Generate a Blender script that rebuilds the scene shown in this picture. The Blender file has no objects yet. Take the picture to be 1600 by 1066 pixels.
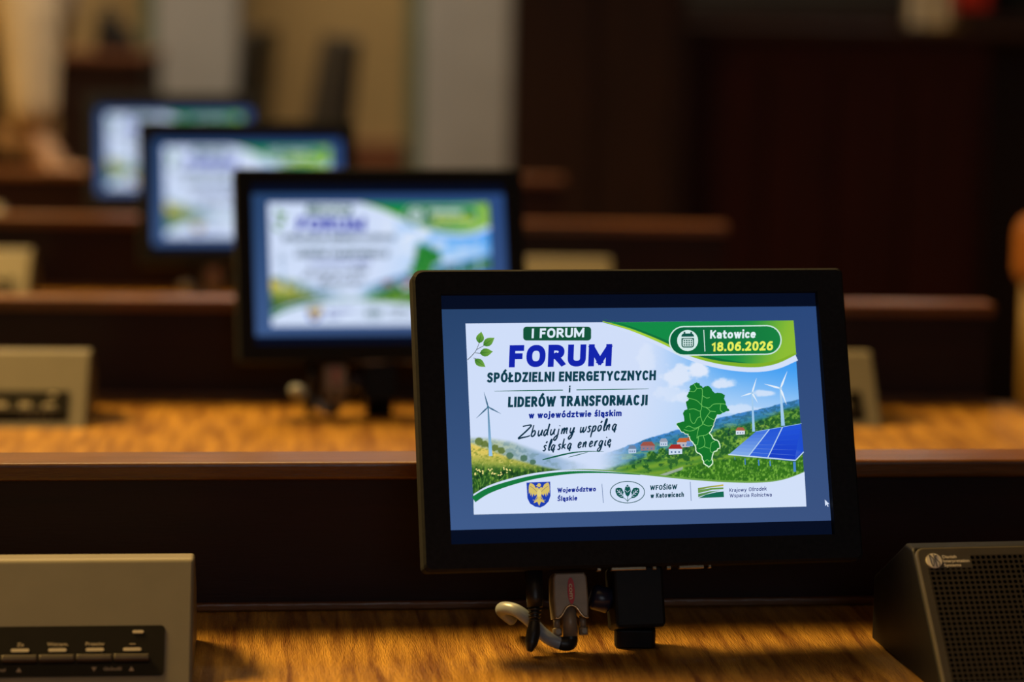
import bpy, bmesh, math, random
import numpy as np
from mathutils import Vector, Matrix, geometry
from math import sin, cos, tan, radians, pi

SC = bpy.context.scene
COL = SC.collection

# ------------------------------------------------------------------ camera
CAM_H = 1.158
PITCH, ROLL = radians(8.2573), radians(0.9947)
fwd = Vector((0, cos(PITCH), -sin(PITCH)))
right0 = Vector((1, 0, 0))
up0 = Vector((0, sin(PITCH), cos(PITCH)))
cr = right0 * cos(ROLL) + up0 * sin(ROLL)
cu = up0 * cos(ROLL) - right0 * sin(ROLL)
cam_data = bpy.data.cameras.new('camera')
cam = bpy.data.objects.new('camera', cam_data)
COL.objects.link(cam)
mw = Matrix((cr, cu, -fwd)).transposed().to_4x4()
mw.translation = (0, 0, CAM_H)
cam.matrix_world = mw
cam_data.sensor_width = 36.0
cam_data.lens = 85.0
cam_data.clip_start = 0.05
cam_data.dof.use_dof = True
cam_data.dof.focus_distance = 1.612
cam_data.dof.aperture_fstop = 3.2
SC.camera = cam

# ------------------------------------------------------------------ world, lamps, exposure
SC.view_settings.view_transform = 'Standard'
SC.view_settings.look = 'None'
SC.view_settings.exposure = 0.0
SC.view_settings.gamma = 1.0
SC.view_settings.use_curve_mapping = False
SC.cycles.use_denoising = True
SC.cycles.max_bounces = 6
world = bpy.data.worlds.new('world')
world.use_nodes = True
world.node_tree.nodes['Background'].inputs[0].default_value = (1.0, 0.7, 0.42, 1)
world.node_tree.nodes['Background'].inputs[1].default_value = 0.004
SC.world = world


def area_light(name, loc, target, size, size_y, power, color, spread=180):
    d = bpy.data.lights.new(name, 'AREA')
    d.shape = 'RECTANGLE'
    d.size, d.size_y = size, size_y
    d.energy = power
    d.color = color
    d.spread = radians(spread)
    o = bpy.data.objects.new(name, d)
    COL.objects.link(o)
    o.location = loc
    o.rotation_euler = (Vector(target) - Vector(loc)).to_track_quat('-Z', 'Y').to_euler()
    return o


# lamps high on the left side, ceiling lamps over the rows and by the wall, a window at the right rear
area_light('side_lamp_left', (-3.0, 3.4, 4.2), (0.0, 1.6, 0.75), 1.7, 1.2, 245, (1.0, 0.60, 0.17), 110)
area_light('ceiling_lamp_far', (-0.55, 4.4, 4.3), (0.0, 1.6, 0.73), 2.2, 1.4, 20, (1.0, 0.61, 0.17), 90)
area_light('ceiling_lamp_rows', (-0.8, 0.2, 4.3), (-0.6, 2.2, 0), 2.4, 1.2, 9, (1.0, 0.64, 0.27))
area_light('person_fill', (-0.2, 3.9, 4.4), (-1.05, 4.95, 1.2), 0.6, 0.6, 14, (1.0, 0.78, 0.52), 44)  # added narrow fill aimed at the person to brighten the jacket
area_light('cool_front_fill', (0.8, -2.8, 2.2), (0.0, 1.6, 0.9), 1.6, 1.6, 13, (0.80, 0.90, 1.0))  # added cool fill behind the camera for the bezels and units, not a window
area_light('ceiling_lamp_wall', (-1.2, 5.9, 4.2), (-0.9, 7.6, 0.9), 2.6, 0.8, 84, (1.0, 0.85, 0.64))
area_light('window_daylight', (1.7, 7.5, 2.5), (1.0, 1.7, 0.8), 1.0, 1.4, 14, (1.0, 0.88, 0.76), 100)


# ------------------------------------------------------------------ helpers
def s2l(c):
    c = np.asarray(c, float)
    if c.max() > 1.001:
        c = c / 255.0
    return np.where(c <= 0.04045, c / 12.92, ((c + 0.055) / 1.055) ** 2.4)


def smat(name, base, rough=0.5, metal=0.0, spec=0.5, noise=None, bump=None, coat=0.0):
    """procedural principled material; noise=(scale, amount), bump=(scale, strength)"""
    m = bpy.data.materials.new(name)
    m.use_nodes = True
    nt = m.node_tree
    b = nt.nodes['Principled BSDF']
    b.inputs['Base Color'].default_value = (*base, 1)
    b.inputs['Roughness'].default_value = rough
    b.inputs['Metallic'].default_value = metal
    b.inputs['Specular IOR Level'].default_value = spec
    b.inputs['Coat Weight'].default_value = coat
    tc = nt.nodes.new('ShaderNodeTexCoord')
    if noise:
        n = nt.nodes.new('ShaderNodeTexNoise')
        n.inputs['Scale'].default_value = noise[0]
        n.inputs['Detail'].default_value = 4
        nt.links.new(tc.outputs['Object'], n.inputs['Vector'])
        r = nt.nodes.new('ShaderNodeValToRGB')
        a = noise[1]
        r.color_ramp.elements[0].position = 0.3
        r.color_ramp.elements[1].position = 0.7
        r.color_ramp.elements[0].color = (*[x * (1 - a) for x in base], 1)
        r.color_ramp.elements[1].color = (*[min(1, x * (1 + a)) for x in base], 1)
        nt.links.new(n.outputs['Fac'], r.inputs['Fac'])
        nt.links.new(r.outputs['Color'], b.inputs['Base Color'])
    if bump:
        n2 = nt.nodes.new('ShaderNodeTexNoise')
        n2.inputs['Scale'].default_value = bump[0]
        n2.inputs['Detail'].default_value = 3
        nt.links.new(tc.outputs['Object'], n2.inputs['Vector'])
        bp = nt.nodes.new('ShaderNodeBump')
        bp.inputs['Strength'].default_value = bump[1]
        bp.inputs['Distance'].default_value = 0.001
        nt.links.new(n2.outputs['Fac'], bp.inputs['Height'])
        nt.links.new(bp.outputs['Normal'], b.inputs['Normal'])
    return m


def wood(name, dark, light, rough=0.4, stretch=(60, 4, 60), bump=0.25, speck=0.0, spec=0.5):
    """wood with grain stretched along the axis of the smallest number in stretch"""
    m = bpy.data.materials.new(name)
    m.use_nodes = True
    nt = m.node_tree
    b = nt.nodes['Principled BSDF']
    b.inputs['Roughness'].default_value = rough
    b.inputs['Specular IOR Level'].default_value = spec
    tc = nt.nodes.new('ShaderNodeTexCoord')
    mp = nt.nodes.new('ShaderNodeMapping')
    mp.inputs['Scale'].default_value = stretch
    nt.links.new(tc.outputs['Object'], mp.inputs['Vector'])
    n = nt.nodes.new('ShaderNodeTexNoise')
    n.inputs['Scale'].default_value = 1.0
    n.inputs['Detail'].default_value = 6
    n.inputs['Roughness'].default_value = 0.65
    n.inputs['Distortion'].default_value = 0.4
    nt.links.new(mp.outputs['Vector'], n.inputs['Vector'])
    r = nt.nodes.new('ShaderNodeValToRGB')
    r.color_ramp.elements[0].position = 0.32
    r.color_ramp.elements[1].position = 0.68
    r.color_ramp.elements[0].color = (*dark, 1)
    r.color_ramp.elements[1].color = (*light, 1)
    nt.links.new(n.outputs['Fac'], r.inputs['Fac'])
    nt.links.new(r.outputs['Color'], b.inputs['Base Color'])
    mp2 = nt.nodes.new('ShaderNodeMapping')
    mp2.inputs['Scale'].default_value = tuple(x * 12 for x in stretch)
    nt.links.new(tc.outputs['Object'], mp2.inputs['Vector'])
    n2 = nt.nodes.new('ShaderNodeTexNoise')
    n2.inputs['Scale'].default_value = 1.0
    n2.inputs['Detail'].default_value = 2
    nt.links.new(mp2.outputs['Vector'], n2.inputs['Vector'])
    bp = nt.nodes.new('ShaderNodeBump')
    bp.inputs['Strength'].default_value = bump
    bp.inputs['Distance'].default_value = 0.0012
    nt.links.new(n2.outputs['Fac'], bp.inputs['Height'])
    nt.links.new(bp.outputs['Normal'], b.inputs['Normal'])
    return m


def grid_holes(name, base, hole, pitch, radius, rough):
    """sheet metal with a square grid of round holes in object x/z"""
    m = smat(name, base, rough, 0.6)
    nt = m.node_tree
    b = nt.nodes['Principled BSDF']
    tc = nt.nodes.new('ShaderNodeTexCoord')
    sp = nt.nodes.new('ShaderNodeSeparateXYZ')
    nt.links.new(tc.outputs['Object'], sp.inputs[0])

    def op(o, a, bb):
        n = nt.nodes.new('ShaderNodeMath')
        n.operation = o
        for i, v in enumerate((a, bb)):
            if v is None:
                continue
            if isinstance(v, (int, float)):
                n.inputs[i].default_value = v
            else:
                nt.links.new(v, n.inputs[i])
        return n.outputs[0]
    qs = []
    for ax in ('X', 'Z'):
        t = op('DIVIDE', sp.outputs[ax], pitch)
        fr = op('FRACT', t, None)
        c = op('SUBTRACT', fr, 0.5)
        qs.append(op('MULTIPLY', c, c))
    d2 = op('ADD', qs[0], qs[1])
    inside = op('LESS_THAN', d2, (radius / pitch) ** 2)
    mx = nt.nodes.new('ShaderNodeMix')
    mx.data_type = 'RGBA'
    mx.inputs[6].default_value = (*base, 1)
    mx.inputs[7].default_value = (*hole, 1)
    nt.links.new(inside, mx.inputs[0])
    nt.links.new(mx.outputs[2], b.inputs['Base Color'])
    mm = op('SUBTRACT', 0.6, op('MULTIPLY', inside, 0.6))
    nt.links.new(mm, b.inputs['Metallic'])
    sp2 = op('SUBTRACT', 0.5, op('MULTIPLY', inside, 0.5))
    nt.links.new(sp2, b.inputs['Specular IOR Level'])
    return m


M = {}
M['desk'] = wood('desk_mahogany', (0.12, 0.038, 0.006), (0.52, 0.285, 0.046), 0.36, (120, 10, 120), 1.0)
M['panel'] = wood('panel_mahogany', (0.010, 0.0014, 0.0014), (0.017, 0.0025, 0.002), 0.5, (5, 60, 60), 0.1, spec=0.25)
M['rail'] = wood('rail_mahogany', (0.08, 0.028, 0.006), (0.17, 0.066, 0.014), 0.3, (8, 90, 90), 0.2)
M['podium'] = wood('podium_wood', (0.018, 0.0022, 0.0026), (0.030, 0.0036, 0.0040), 0.55, (40, 40, 4), 0.1, spec=0.2)
M['podium_brown'] = wood('partition_wood', (0.018, 0.0062, 0.0026), (0.032, 0.0115, 0.0046), 0.5, (40, 40, 4), 0.1, spec=0.3)
M['dado'] = wood('dado_wood', (0.16, 0.05, 0.018), (0.26, 0.09, 0.03), 0.5, (40, 40, 5), 0.1)
M['floor'] = wood('parquet', (0.16, 0.09, 0.02), (0.28, 0.16, 0.045), 0.45, (10, 60, 10), 0.1)
M['wall'] = smat('ochre_plaster', (0.50, 0.335, 0.135), 0.9, noise=(3, 0.08))
M['wall_dark'] = smat('dark_wall_cladding', (0.03, 0.025, 0.018), 0.8, noise=(4, 0.2))
M['pilaster'] = smat('pale_stone', (0.56, 0.53, 0.48), 0.8, noise=(6, 0.06))
M['green_edge'] = smat('green_glass_edge', (0.15, 0.20, 0.12), 0.4, noise=(6, 0.1))
M['ceiling'] = smat('ceiling_white', (0.45, 0.38, 0.28), 0.9, noise=(5, 0.04))
M['black'] = smat('black_plastic', (0.012, 0.0138, 0.018), 0.7, spec=0.10, noise=(300, 0.2), bump=(900, 0.06))
M['black_mount'] = smat('black_mount_metal', (0.006, 0.006, 0.007), 0.5, spec=0.2, noise=(200, 0.2))
M['navy'] = smat('navy_plastic', (0.012, 0.014, 0.04), 0.3, noise=(200, 0.2))
M['button'] = smat('glossy_button', (0.35, 0.28, 0.18), 0.25, 0.8, noise=(200, 0.1))
M['silver'] = smat('silver_grey_plastic', (0.18, 0.168, 0.14), 0.45, 0.2, noise=(40, 0.05), bump=(1500, 0.05))
M['window_black'] = smat('black_key_window', (0.006, 0.005, 0.004), 0.4, spec=0.15, noise=(80, 0.2))
M['key'] = smat('dark_key', (0.06, 0.05, 0.04), 0.45, noise=(80, 0.2))
M['print'] = smat('pale_print', (0.62, 0.56, 0.42), 0.6, noise=(200, 0.05))
M['print_bright'] = smat('bright_print', (0.95, 0.88, 0.70), 0.6, noise=(200, 0.03))
M['print_dim'] = smat('grey_print', (0.48, 0.42, 0.30), 0.6, noise=(200, 0.05))
M['grille'] = grid_holes('perforated_grille', (0.07, 0.062, 0.05), (0.002, 0.002, 0.002), 0.0036, 0.00125, 0.45)
M['speaker_rim'] = smat('speaker_rim_metal', (0.12, 0.11, 0.09), 0.4, 0.4, noise=(60, 0.1))
M['hood'] = smat('bronze_hood', (0.25, 0.205, 0.15), 0.42, 0.2, noise=(120, 0.12))
M['hood_edge'] = smat('bright_hood_edge', (0.75, 0.60, 0.38), 0.25, 0.9, noise=(120, 0.1))
M['red'] = smat('red_badge', (0.42, 0.012, 0.012), 0.4, noise=(200, 0.1))
M['grey_cable'] = smat('grey_cable', (0.24, 0.29, 0.38), 0.3, noise=(200, 0.05))
M['rubber'] = smat('black_rubber', (0.011, 0.011, 0.012), 0.4, noise=(200, 0.1))
M['leather_black'] = smat('black_leather', (0.02, 0.017, 0.014), 0.5, noise=(60, 0.2), bump=(200, 0.2))
M['leather_tan'] = smat('tan_leather', (0.34, 0.12, 0.018), 0.5, noise=(40, 0.1), bump=(200, 0.2))
M['brass_wood'] = smat('olive_wood', (0.25, 0.15, 0.03), 0.5, noise=(40, 0.15))
M['jacket'] = smat('cream_cloth', (0.38, 0.315, 0.225), 0.9, noise=(30, 0.1), bump=(300, 0.2))
M['trousers'] = smat('dark_cloth', (0.02, 0.018, 0.015), 0.9, noise=(30, 0.15))
M['skin'] = smat('skin', (0.20, 0.115, 0.065), 0.55, noise=(30, 0.08))
M['hair'] = smat('dark_hair', (0.02, 0.012, 0.008), 0.6, noise=(90, 0.3))
M['white_cloth'] = smat('white_cloth', (0.75, 0.68, 0.55), 0.8, noise=(40, 0.05))
M['red_cloth'] = smat('red_cloth', (0.60, 0.03, 0.015), 0.8, noise=(40, 0.08))
M['curtain'] = smat('dark_green_curtain', (0.012, 0.016, 0.011), 0.9, noise=(15, 0.2))


def link(name, bm, mats, parent=None, smooth=False):
    me = bpy.data.meshes.new(name)
    bm.normal_update()
    bm.to_mesh(me)
    bm.free()
    for m in (mats if isinstance(mats, (list, tuple)) else [mats]):
        me.materials.append(m)
    if smooth:
        for p in me.polygons:
            p.use_smooth = True
    o = bpy.data.objects.new(name, me)
    COL.objects.link(o)
    if parent:
        o.parent = parent
    return o


def thing(name, label, cat, loc=(0, 0, 0), rot=(0, 0, 0), group=None):
    o = bpy.data.objects.new(name, None)
    COL.objects.link(o)
    o.empty_display_size = 0.05
    o.location = loc
    o.rotation_euler = rot
    return tag(o, label, cat, group)


def tag(o, label, cat, group=None):
    o['label'] = label
    o['category'] = cat
    if group:
        o['group'] = group
    return o


def struct(o):
    o['kind'] = 'structure'
    return o


def copy_tree(o, parent=None):
    c = o.copy()
    COL.objects.link(c)
    if parent:
        c.parent = parent
    for ch in list(o.children):
        copy_tree(ch, c)
    return c


def box(bm, lo, hi, bev=0.0, seg=2, mi=0):
    lo, hi = Vector(lo), Vector(hi)
    r = bmesh.ops.create_cube(bm, size=1.0)
    vs = r['verts']
    c, s = (lo + hi) / 2, hi - lo
    for v in vs:
        v.co = Vector((v.co.x * s.x, v.co.y * s.y, v.co.z * s.z)) + c
    fs = list({f for v in vs for f in v.link_faces})
    for f in fs:
        f.material_index = mi
    if bev > 0:
        es = list({e for v in vs for e in v.link_edges})
        bmesh.ops.bevel(bm, geom=es, offset=bev, segments=seg, profile=0.5, affect='EDGES')
    return bm


def prism(bm, pts, axis, a, b, bev=0.0, mi=0, seg=2):
    """extrude a 2-D outline along axis ('x','y','z') from a to b"""
    def P(p, t):
        return {'x': (t, p[0], p[1]), 'y': (p[0], t, p[1]), 'z': (p[0], p[1], t)}[axis]
    v0 = [bm.verts.new(P(p, a)) for p in pts]
    v1 = [bm.verts.new(P(p, b)) for p in pts]
    n = len(pts)
    fs = [bm.faces.new(v0), bm.faces.new(v1[::-1])]
    for i in range(n):
        fs.append(bm.faces.new((v0[i], v1[i], v1[(i + 1) % n], v0[(i + 1) % n])))
    for f in fs:
        f.material_index = mi
    bmesh.ops.recalc_face_normals(bm, faces=fs)
    if bev > 0:
        es = list({e for f in fs[:2] for e in f.edges})
        bmesh.ops.bevel(bm, geom=es, offset=bev, segments=seg, profile=0.5, affect='EDGES')
    return bm


def rrect(x0, z0, x1, z1, r, n=5, rs=None):
    rs = rs or (r, r, r, r)      # bl, br, tr, tl
    out = []
    for (cx, cz, a0, q) in ((x0 + rs[0], z0 + rs[0], pi, rs[0]), (x1 - rs[1], z0 + rs[1], 1.5 * pi, rs[1]),
                            (x1 - rs[2], z1 - rs[2], 0, rs[2]), (x0 + rs[3], z1 - rs[3], .5 * pi, rs[3])):
        for i in range(n + 1):
            a = a0 + .5 * pi * i / n
            out.append((cx + q * cos(a), cz + q * sin(a)))
    return out


def catmull(pts, n=8):
    pts = [Vector(p) for p in pts]
    out = []
    for i in range(len(pts) - 1):
        p0 = pts[max(i - 1, 0)]
        p1, p2 = pts[i], pts[i + 1]
        p3 = pts[min(i + 2, len(pts) - 1)]
        for k in range(n):
            t = k / n
            out.append(0.5 * ((2 * p1) + (p2 - p0) * t + (2 * p0 - 5 * p1 + 4 * p2 - p3) * t * t + (3 * p1 - p0 - 3 * p2 + p3) * t ** 3))
    out.append(pts[-1])
    return out


def tube(bm, pts, radii, n=12, mi=0, sm=6):
    path = catmull(pts, sm) if sm else [Vector(p) for p in pts]
    m = len(path)
    if isinstance(radii, (int, float)):
        radii = [radii] * len(pts)
    rr = np.interp(np.linspace(0, 1, m), np.linspace(0, 1, len(radii)), radii)
    ref = None
    rings = []
    for i, p in enumerate(path):
        t = (path[min(i + 1, m - 1)] - path[max(i - 1, 0)]).normalized()
        if ref is None:
            ref = t.orthogonal().normalized()
        ref = (ref - t * ref.dot(t)).normalized()
        bn = t.cross(ref)
        rings.append([bm.verts.new(p + (ref * cos(2 * pi * k / n) + bn * sin(2 * pi * k / n)) * rr[i]) for k in range(n)])
    for i in range(m - 1):
        for k in range(n):
            f = bm.faces.new((rings[i][k], rings[i][(k + 1) % n], rings[i + 1][(k + 1) % n], rings[i + 1][k]))
            f.material_index = mi
            f.smooth = True
    for rg, rev in ((rings[0], True), (rings[-1], False)):
        f = bm.faces.new(rg[::-1] if rev else rg)
        f.material_index = mi
    return bm


def cyl(bm, p0, p1, r, n=20, mi=0, bev=0.0):
    p0, p1 = Vector(p0), Vector(p1)
    d = (p1 - p0)
    if bev:
        u = d.normalized()
        tube(bm, [p0, p0 + u * bev, p1 - u * bev, p1], [r - bev, r, r, r - bev], n, mi, 0)
    else:
        tube(bm, [p0, p1], [r, r], n, mi, 0)
    return bm


FONT_CACHE = {}


def text_polys(body, bold=0.0):
    """glyph triangles of a line of text, x scaled to 0..1, y in cap heights"""
    key = (body, bold)
    if key in FONT_CACHE:
        return FONT_CACHE[key]
    c = bpy.data.curves.new('txt', 'FONT')
    c.body = body
    c.offset = bold
    c.resolution_u = 4
    o = bpy.data.objects.new('txt', c)
    COL.objects.link(o)
    bpy.context.view_layer.update()
    ev = o.evaluated_get(bpy.context.evaluated_depsgraph_get())
    me = ev.to_mesh()
    v = np.array([x.co[:2] for x in me.vertices])
    f = [tuple(p.vertices) for p in me.polygons]
    ev.to_mesh_clear()
    bpy.data.objects.remove(o)
    bpy.data.curves.remove(c)
    x0, x1 = v[:, 0].min(), v[:, 0].max()
    v = np.stack([(v[:, 0] - x0) / (x1 - x0), v[:, 1] / 0.70], 1)
    FONT_CACHE[key] = (v, f)
    return v, f


def text_bm(bm, body, x0, x1, z, cap, y, bold=0.0, mi=0, mat4=None):
    v, f = text_polys(body, bold)
    vs = []
    for p in v:
        q = Vector((x0 + p[0] * (x1 - x0), y, z + p[1] * cap))
        vs.append(bm.verts.new(mat4 @ q if mat4 else q))
    for t in f:
        try:
            g = bm.faces.new([vs[i] for i in t])
            g.material_index = mi
        except ValueError:
            pass
    return bm


def pose(yaw, tilt, loc):
    return Matrix.Translation(loc) @ Matrix.Rotation(yaw, 4, 'Z') @ Matrix.Rotation(-tilt, 4, 'X')


# ------------------------------------------------------------------ the room
bm = bmesh.new(); box(bm, (-6, -3, -0.1), (6, 8.0, 0)); struct(link('floor', bm, M['floor']))
bm = bmesh.new(); box(bm, (-6, 7.6, 0), (0.02, 7.75, 4.5)); struct(link('wall_back', bm, M['wall']))
bm = bmesh.new(); box(bm, (0.02, 7.6, 0), (6, 7.75, 4.5)); struct(link('wall_back_right', bm, M['wall_dark']))
bm = bmesh.new(); box(bm, (-6.15, -3, 0), (-6, 7.75, 4.5)); struct(link('wall_left', bm, M['wall']))
bm = bmesh.new(); box(bm, (6, -3, 0), (6.15, 7.75, 4.5)); struct(link('wall_right', bm, M['wall_dark']))
bm = bmesh.new(); box(bm, (-6, -3.15, 0), (6, -3, 4.5)); struct(link('wall_front', bm, M['wall_dark']))
bm = bmesh.new(); box(bm, (-6.15, -3.15, 4.5), (6.15, 7.75, 4.6)); struct(link('ceiling', bm, M['ceiling']))
bm = bmesh.new(); box(bm, (-6, 7.55, 0), (0.02, 7.6, 0.68), 0.006); struct(link('baseboard_back', bm, M['dado']))
for k, (xa, xb) in enumerate(((-1.125, -0.845), (-0.318, -0.018))):
    bm = bmesh.new()
    box(bm, (xa + 0.03, 7.36, 0), (xb, 7.6, 4.5), 0.012)
    o = struct(link('trim_%d' % (k + 1), bm, M['pilaster']))
    bm = bmesh.new()
    box(bm, (xa - 0.015, 7.38, 0), (xa + 0.03, 7.6, 4.5), 0.004)
    o2 = struct(link('trim_%d' % (k + 3), bm, M['green_edge']))

# dark curtain hanging at the right of the podium
bm = bmesh.new()
pts = []
for i in range(81):
    x = 1.18 + i * 0.025
    pts.append((x, 6.95 + 0.03 * sin(i * 0.9)))
back = [(x, y + 0.012) for x, y in pts][::-1]
prism(bm, pts + back, 'z', 0.62, 3.2)
o = link('curtain', bm, M['curtain'], smooth=True)
tag(o, 'dark curtain hanging in folds behind the podium at the right edge', 'curtain')


# ------------------------------------------------------------------ bench rows
DESK_Z = CAM_H - 0.430
RAIL_Z = CAM_H - 0.3239
ROWS = [  # y of the rail's near edge at x=0, yaw, left end, right end
    (1.6477, 6.3, -1.9, 0.92),
    (2.5199, 4.7, -2.1, 0.513),
    (3.3958, 2.5, -2.3, 0.300),
    (4.240, 2.0, -2.5, 0.085),
]
BL = ['nearest brown wooden desk, carrying the sharp foreground monitor',
      'second wooden desk, seen over the nearest wooden rail',
      'third wooden desk, behind the rail of the second row',
      'farthest wooden desk of the four, carrying the smallest monitor']
PL_ = ['nearest dark wooden front panel and rail, right behind the sharp monitor',
       'second dark front panel and rail, ending to the right of the sharp monitor',
       'third dark front panel and rail, its end visible above the sharp monitor',
       'farthest dark front panel and rail, behind the smallest blurred monitor']
for k, (y0, yaw, xl, xr) in enumerate(ROWS):
    t = thing('desk', BL[k], 'desk', (0, y0, 0), (0, 0, radians(yaw)), 'rows of wooden desks')
    cs = 1 / cos(radians(yaw))
    xl, xr = xl * cs, xr * cs
    bm = bmesh.new()
    prism(bm, rrect(xl, -0.345, xr + 0.03, 0.008, 0.01, 5, (0.01, 0.03, 0.002, 0.002)), 'z', DESK_Z - 0.028, DESK_Z, 0.002)
    link('desk_top', bm, M['desk'], t)
    for xe in (xl, (xl + xr) / 2, xr - 0.03):
        bm = bmesh.new()
        box(bm, (xe, -0.29, 0.0), (xe + 0.03, 0.005, DESK_Z - 0.028), 0.002)
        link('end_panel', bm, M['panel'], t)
    t = thing('front_panel', PL_[k], 'bench panel', (0, y0, 0), (0, 0, radians(yaw)), 'rows of bench panels with rails')
    bm = bmesh.new()
    box(bm, (xl, 0.009, 0.0), (xr, 0.034, RAIL_Z - 0.0125), 0.001)
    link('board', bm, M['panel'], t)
    bm = bmesh.new()
    box(bm, (xl, 0.0, RAIL_Z - 0.0125), (xr + 0.004, 0.043, RAIL_Z), 0.0025, 3)
    link('rail', bm, M['rail'], t)
    bm = bmesh.new()
    box(bm, (xl, 0.0035, DESK_Z + 0.0003), (xr, 0.009, DESK_Z + 0.006), 0.0015)
    link('bead_trim', bm, M['rail'], t)


# ------------------------------------------------------------------ the slide shown on every monitor
SW, SH = 0.2267, 0.2267 * 9 / 16
CORN = {(727, 506): (-SW / 2, SH / 2), (1240, 501): (SW / 2, SH / 2), (1260, 792): (SW / 2, -SH / 2), (740, 804): (-SW / 2, -SH / 2)}
A, B = [], []
for (px, py), (x, z) in CORN.items():
    A.append([px, py, 1, 0, 0, 0, -x * px, -x * py]); B.append(x)
    A.append([0, 0, 0, px, py, 1, -z * px, -z * py]); B.append(z)
HM = np.append(np.linalg.solve(np.array(A, float), np.array(B)), 1).reshape(3, 3)
HI = np.linalg.inv(HM)


def hom(Hx, p):
    p = np.asarray(p, float)
    q = np.concatenate([p, np.ones(p.shape[:-1] + (1,))], -1) @ Hx.T
    return q[..., :2] / q[..., 2:]


def SE(cx, cy, rx, ry, a0, a1, n=18, e=2.35):
    a = np.radians(np.linspace(a0, a1, n))
    c, q = np.cos(a), np.sin(a)
    return [(cx + rx * np.sign(k) * abs(k) ** (2 / e), cy + ry * np.sign(t) * abs(t) ** (2 / e)) for k, t in zip(c, q)]


def CM(pts):
    return [tuple(p)[:2] for p in catmull([(a, b, 0) for a, b in pts], 5)]


def ribbon(P, w):
    """pen stroke with square ends and mitred corners"""
    P = np.asarray(P, float)
    closed = np.linalg.norm(P[0] - P[-1]) < 1e-6 and len(P) > 3
    d = np.diff(P, axis=0)
    keep = np.linalg.norm(d, axis=1) > 1e-7
    P = np.concatenate([P[:1], P[1:][keep]])
    d = np.diff(P, axis=0)
    d /= np.linalg.norm(d, axis=1, keepdims=True)
    if not closed:
        P = P.copy()
        P[0] -= d[0] * w / 2
        P[-1] += d[-1] * w / 2
    nn = np.stack([-d[:, 1], d[:, 0]], 1)
    if closed:
        na, nb = np.concatenate([nn[-1:], nn]), np.concatenate([nn, nn[:1]])
    else:
        na, nb = np.concatenate([nn[:1], nn]), np.concatenate([nn, nn[-1:]])
    m = na + nb
    m /= np.maximum(np.linalg.norm(m, axis=1, keepdims=True), 1e-6)
    k = np.minimum(1 / np.maximum((m * na).sum(1), 0.4), 1.6)[:, None]
    return np.concatenate([P + m * k * w / 2, P - m * k * w / 2])


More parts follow.
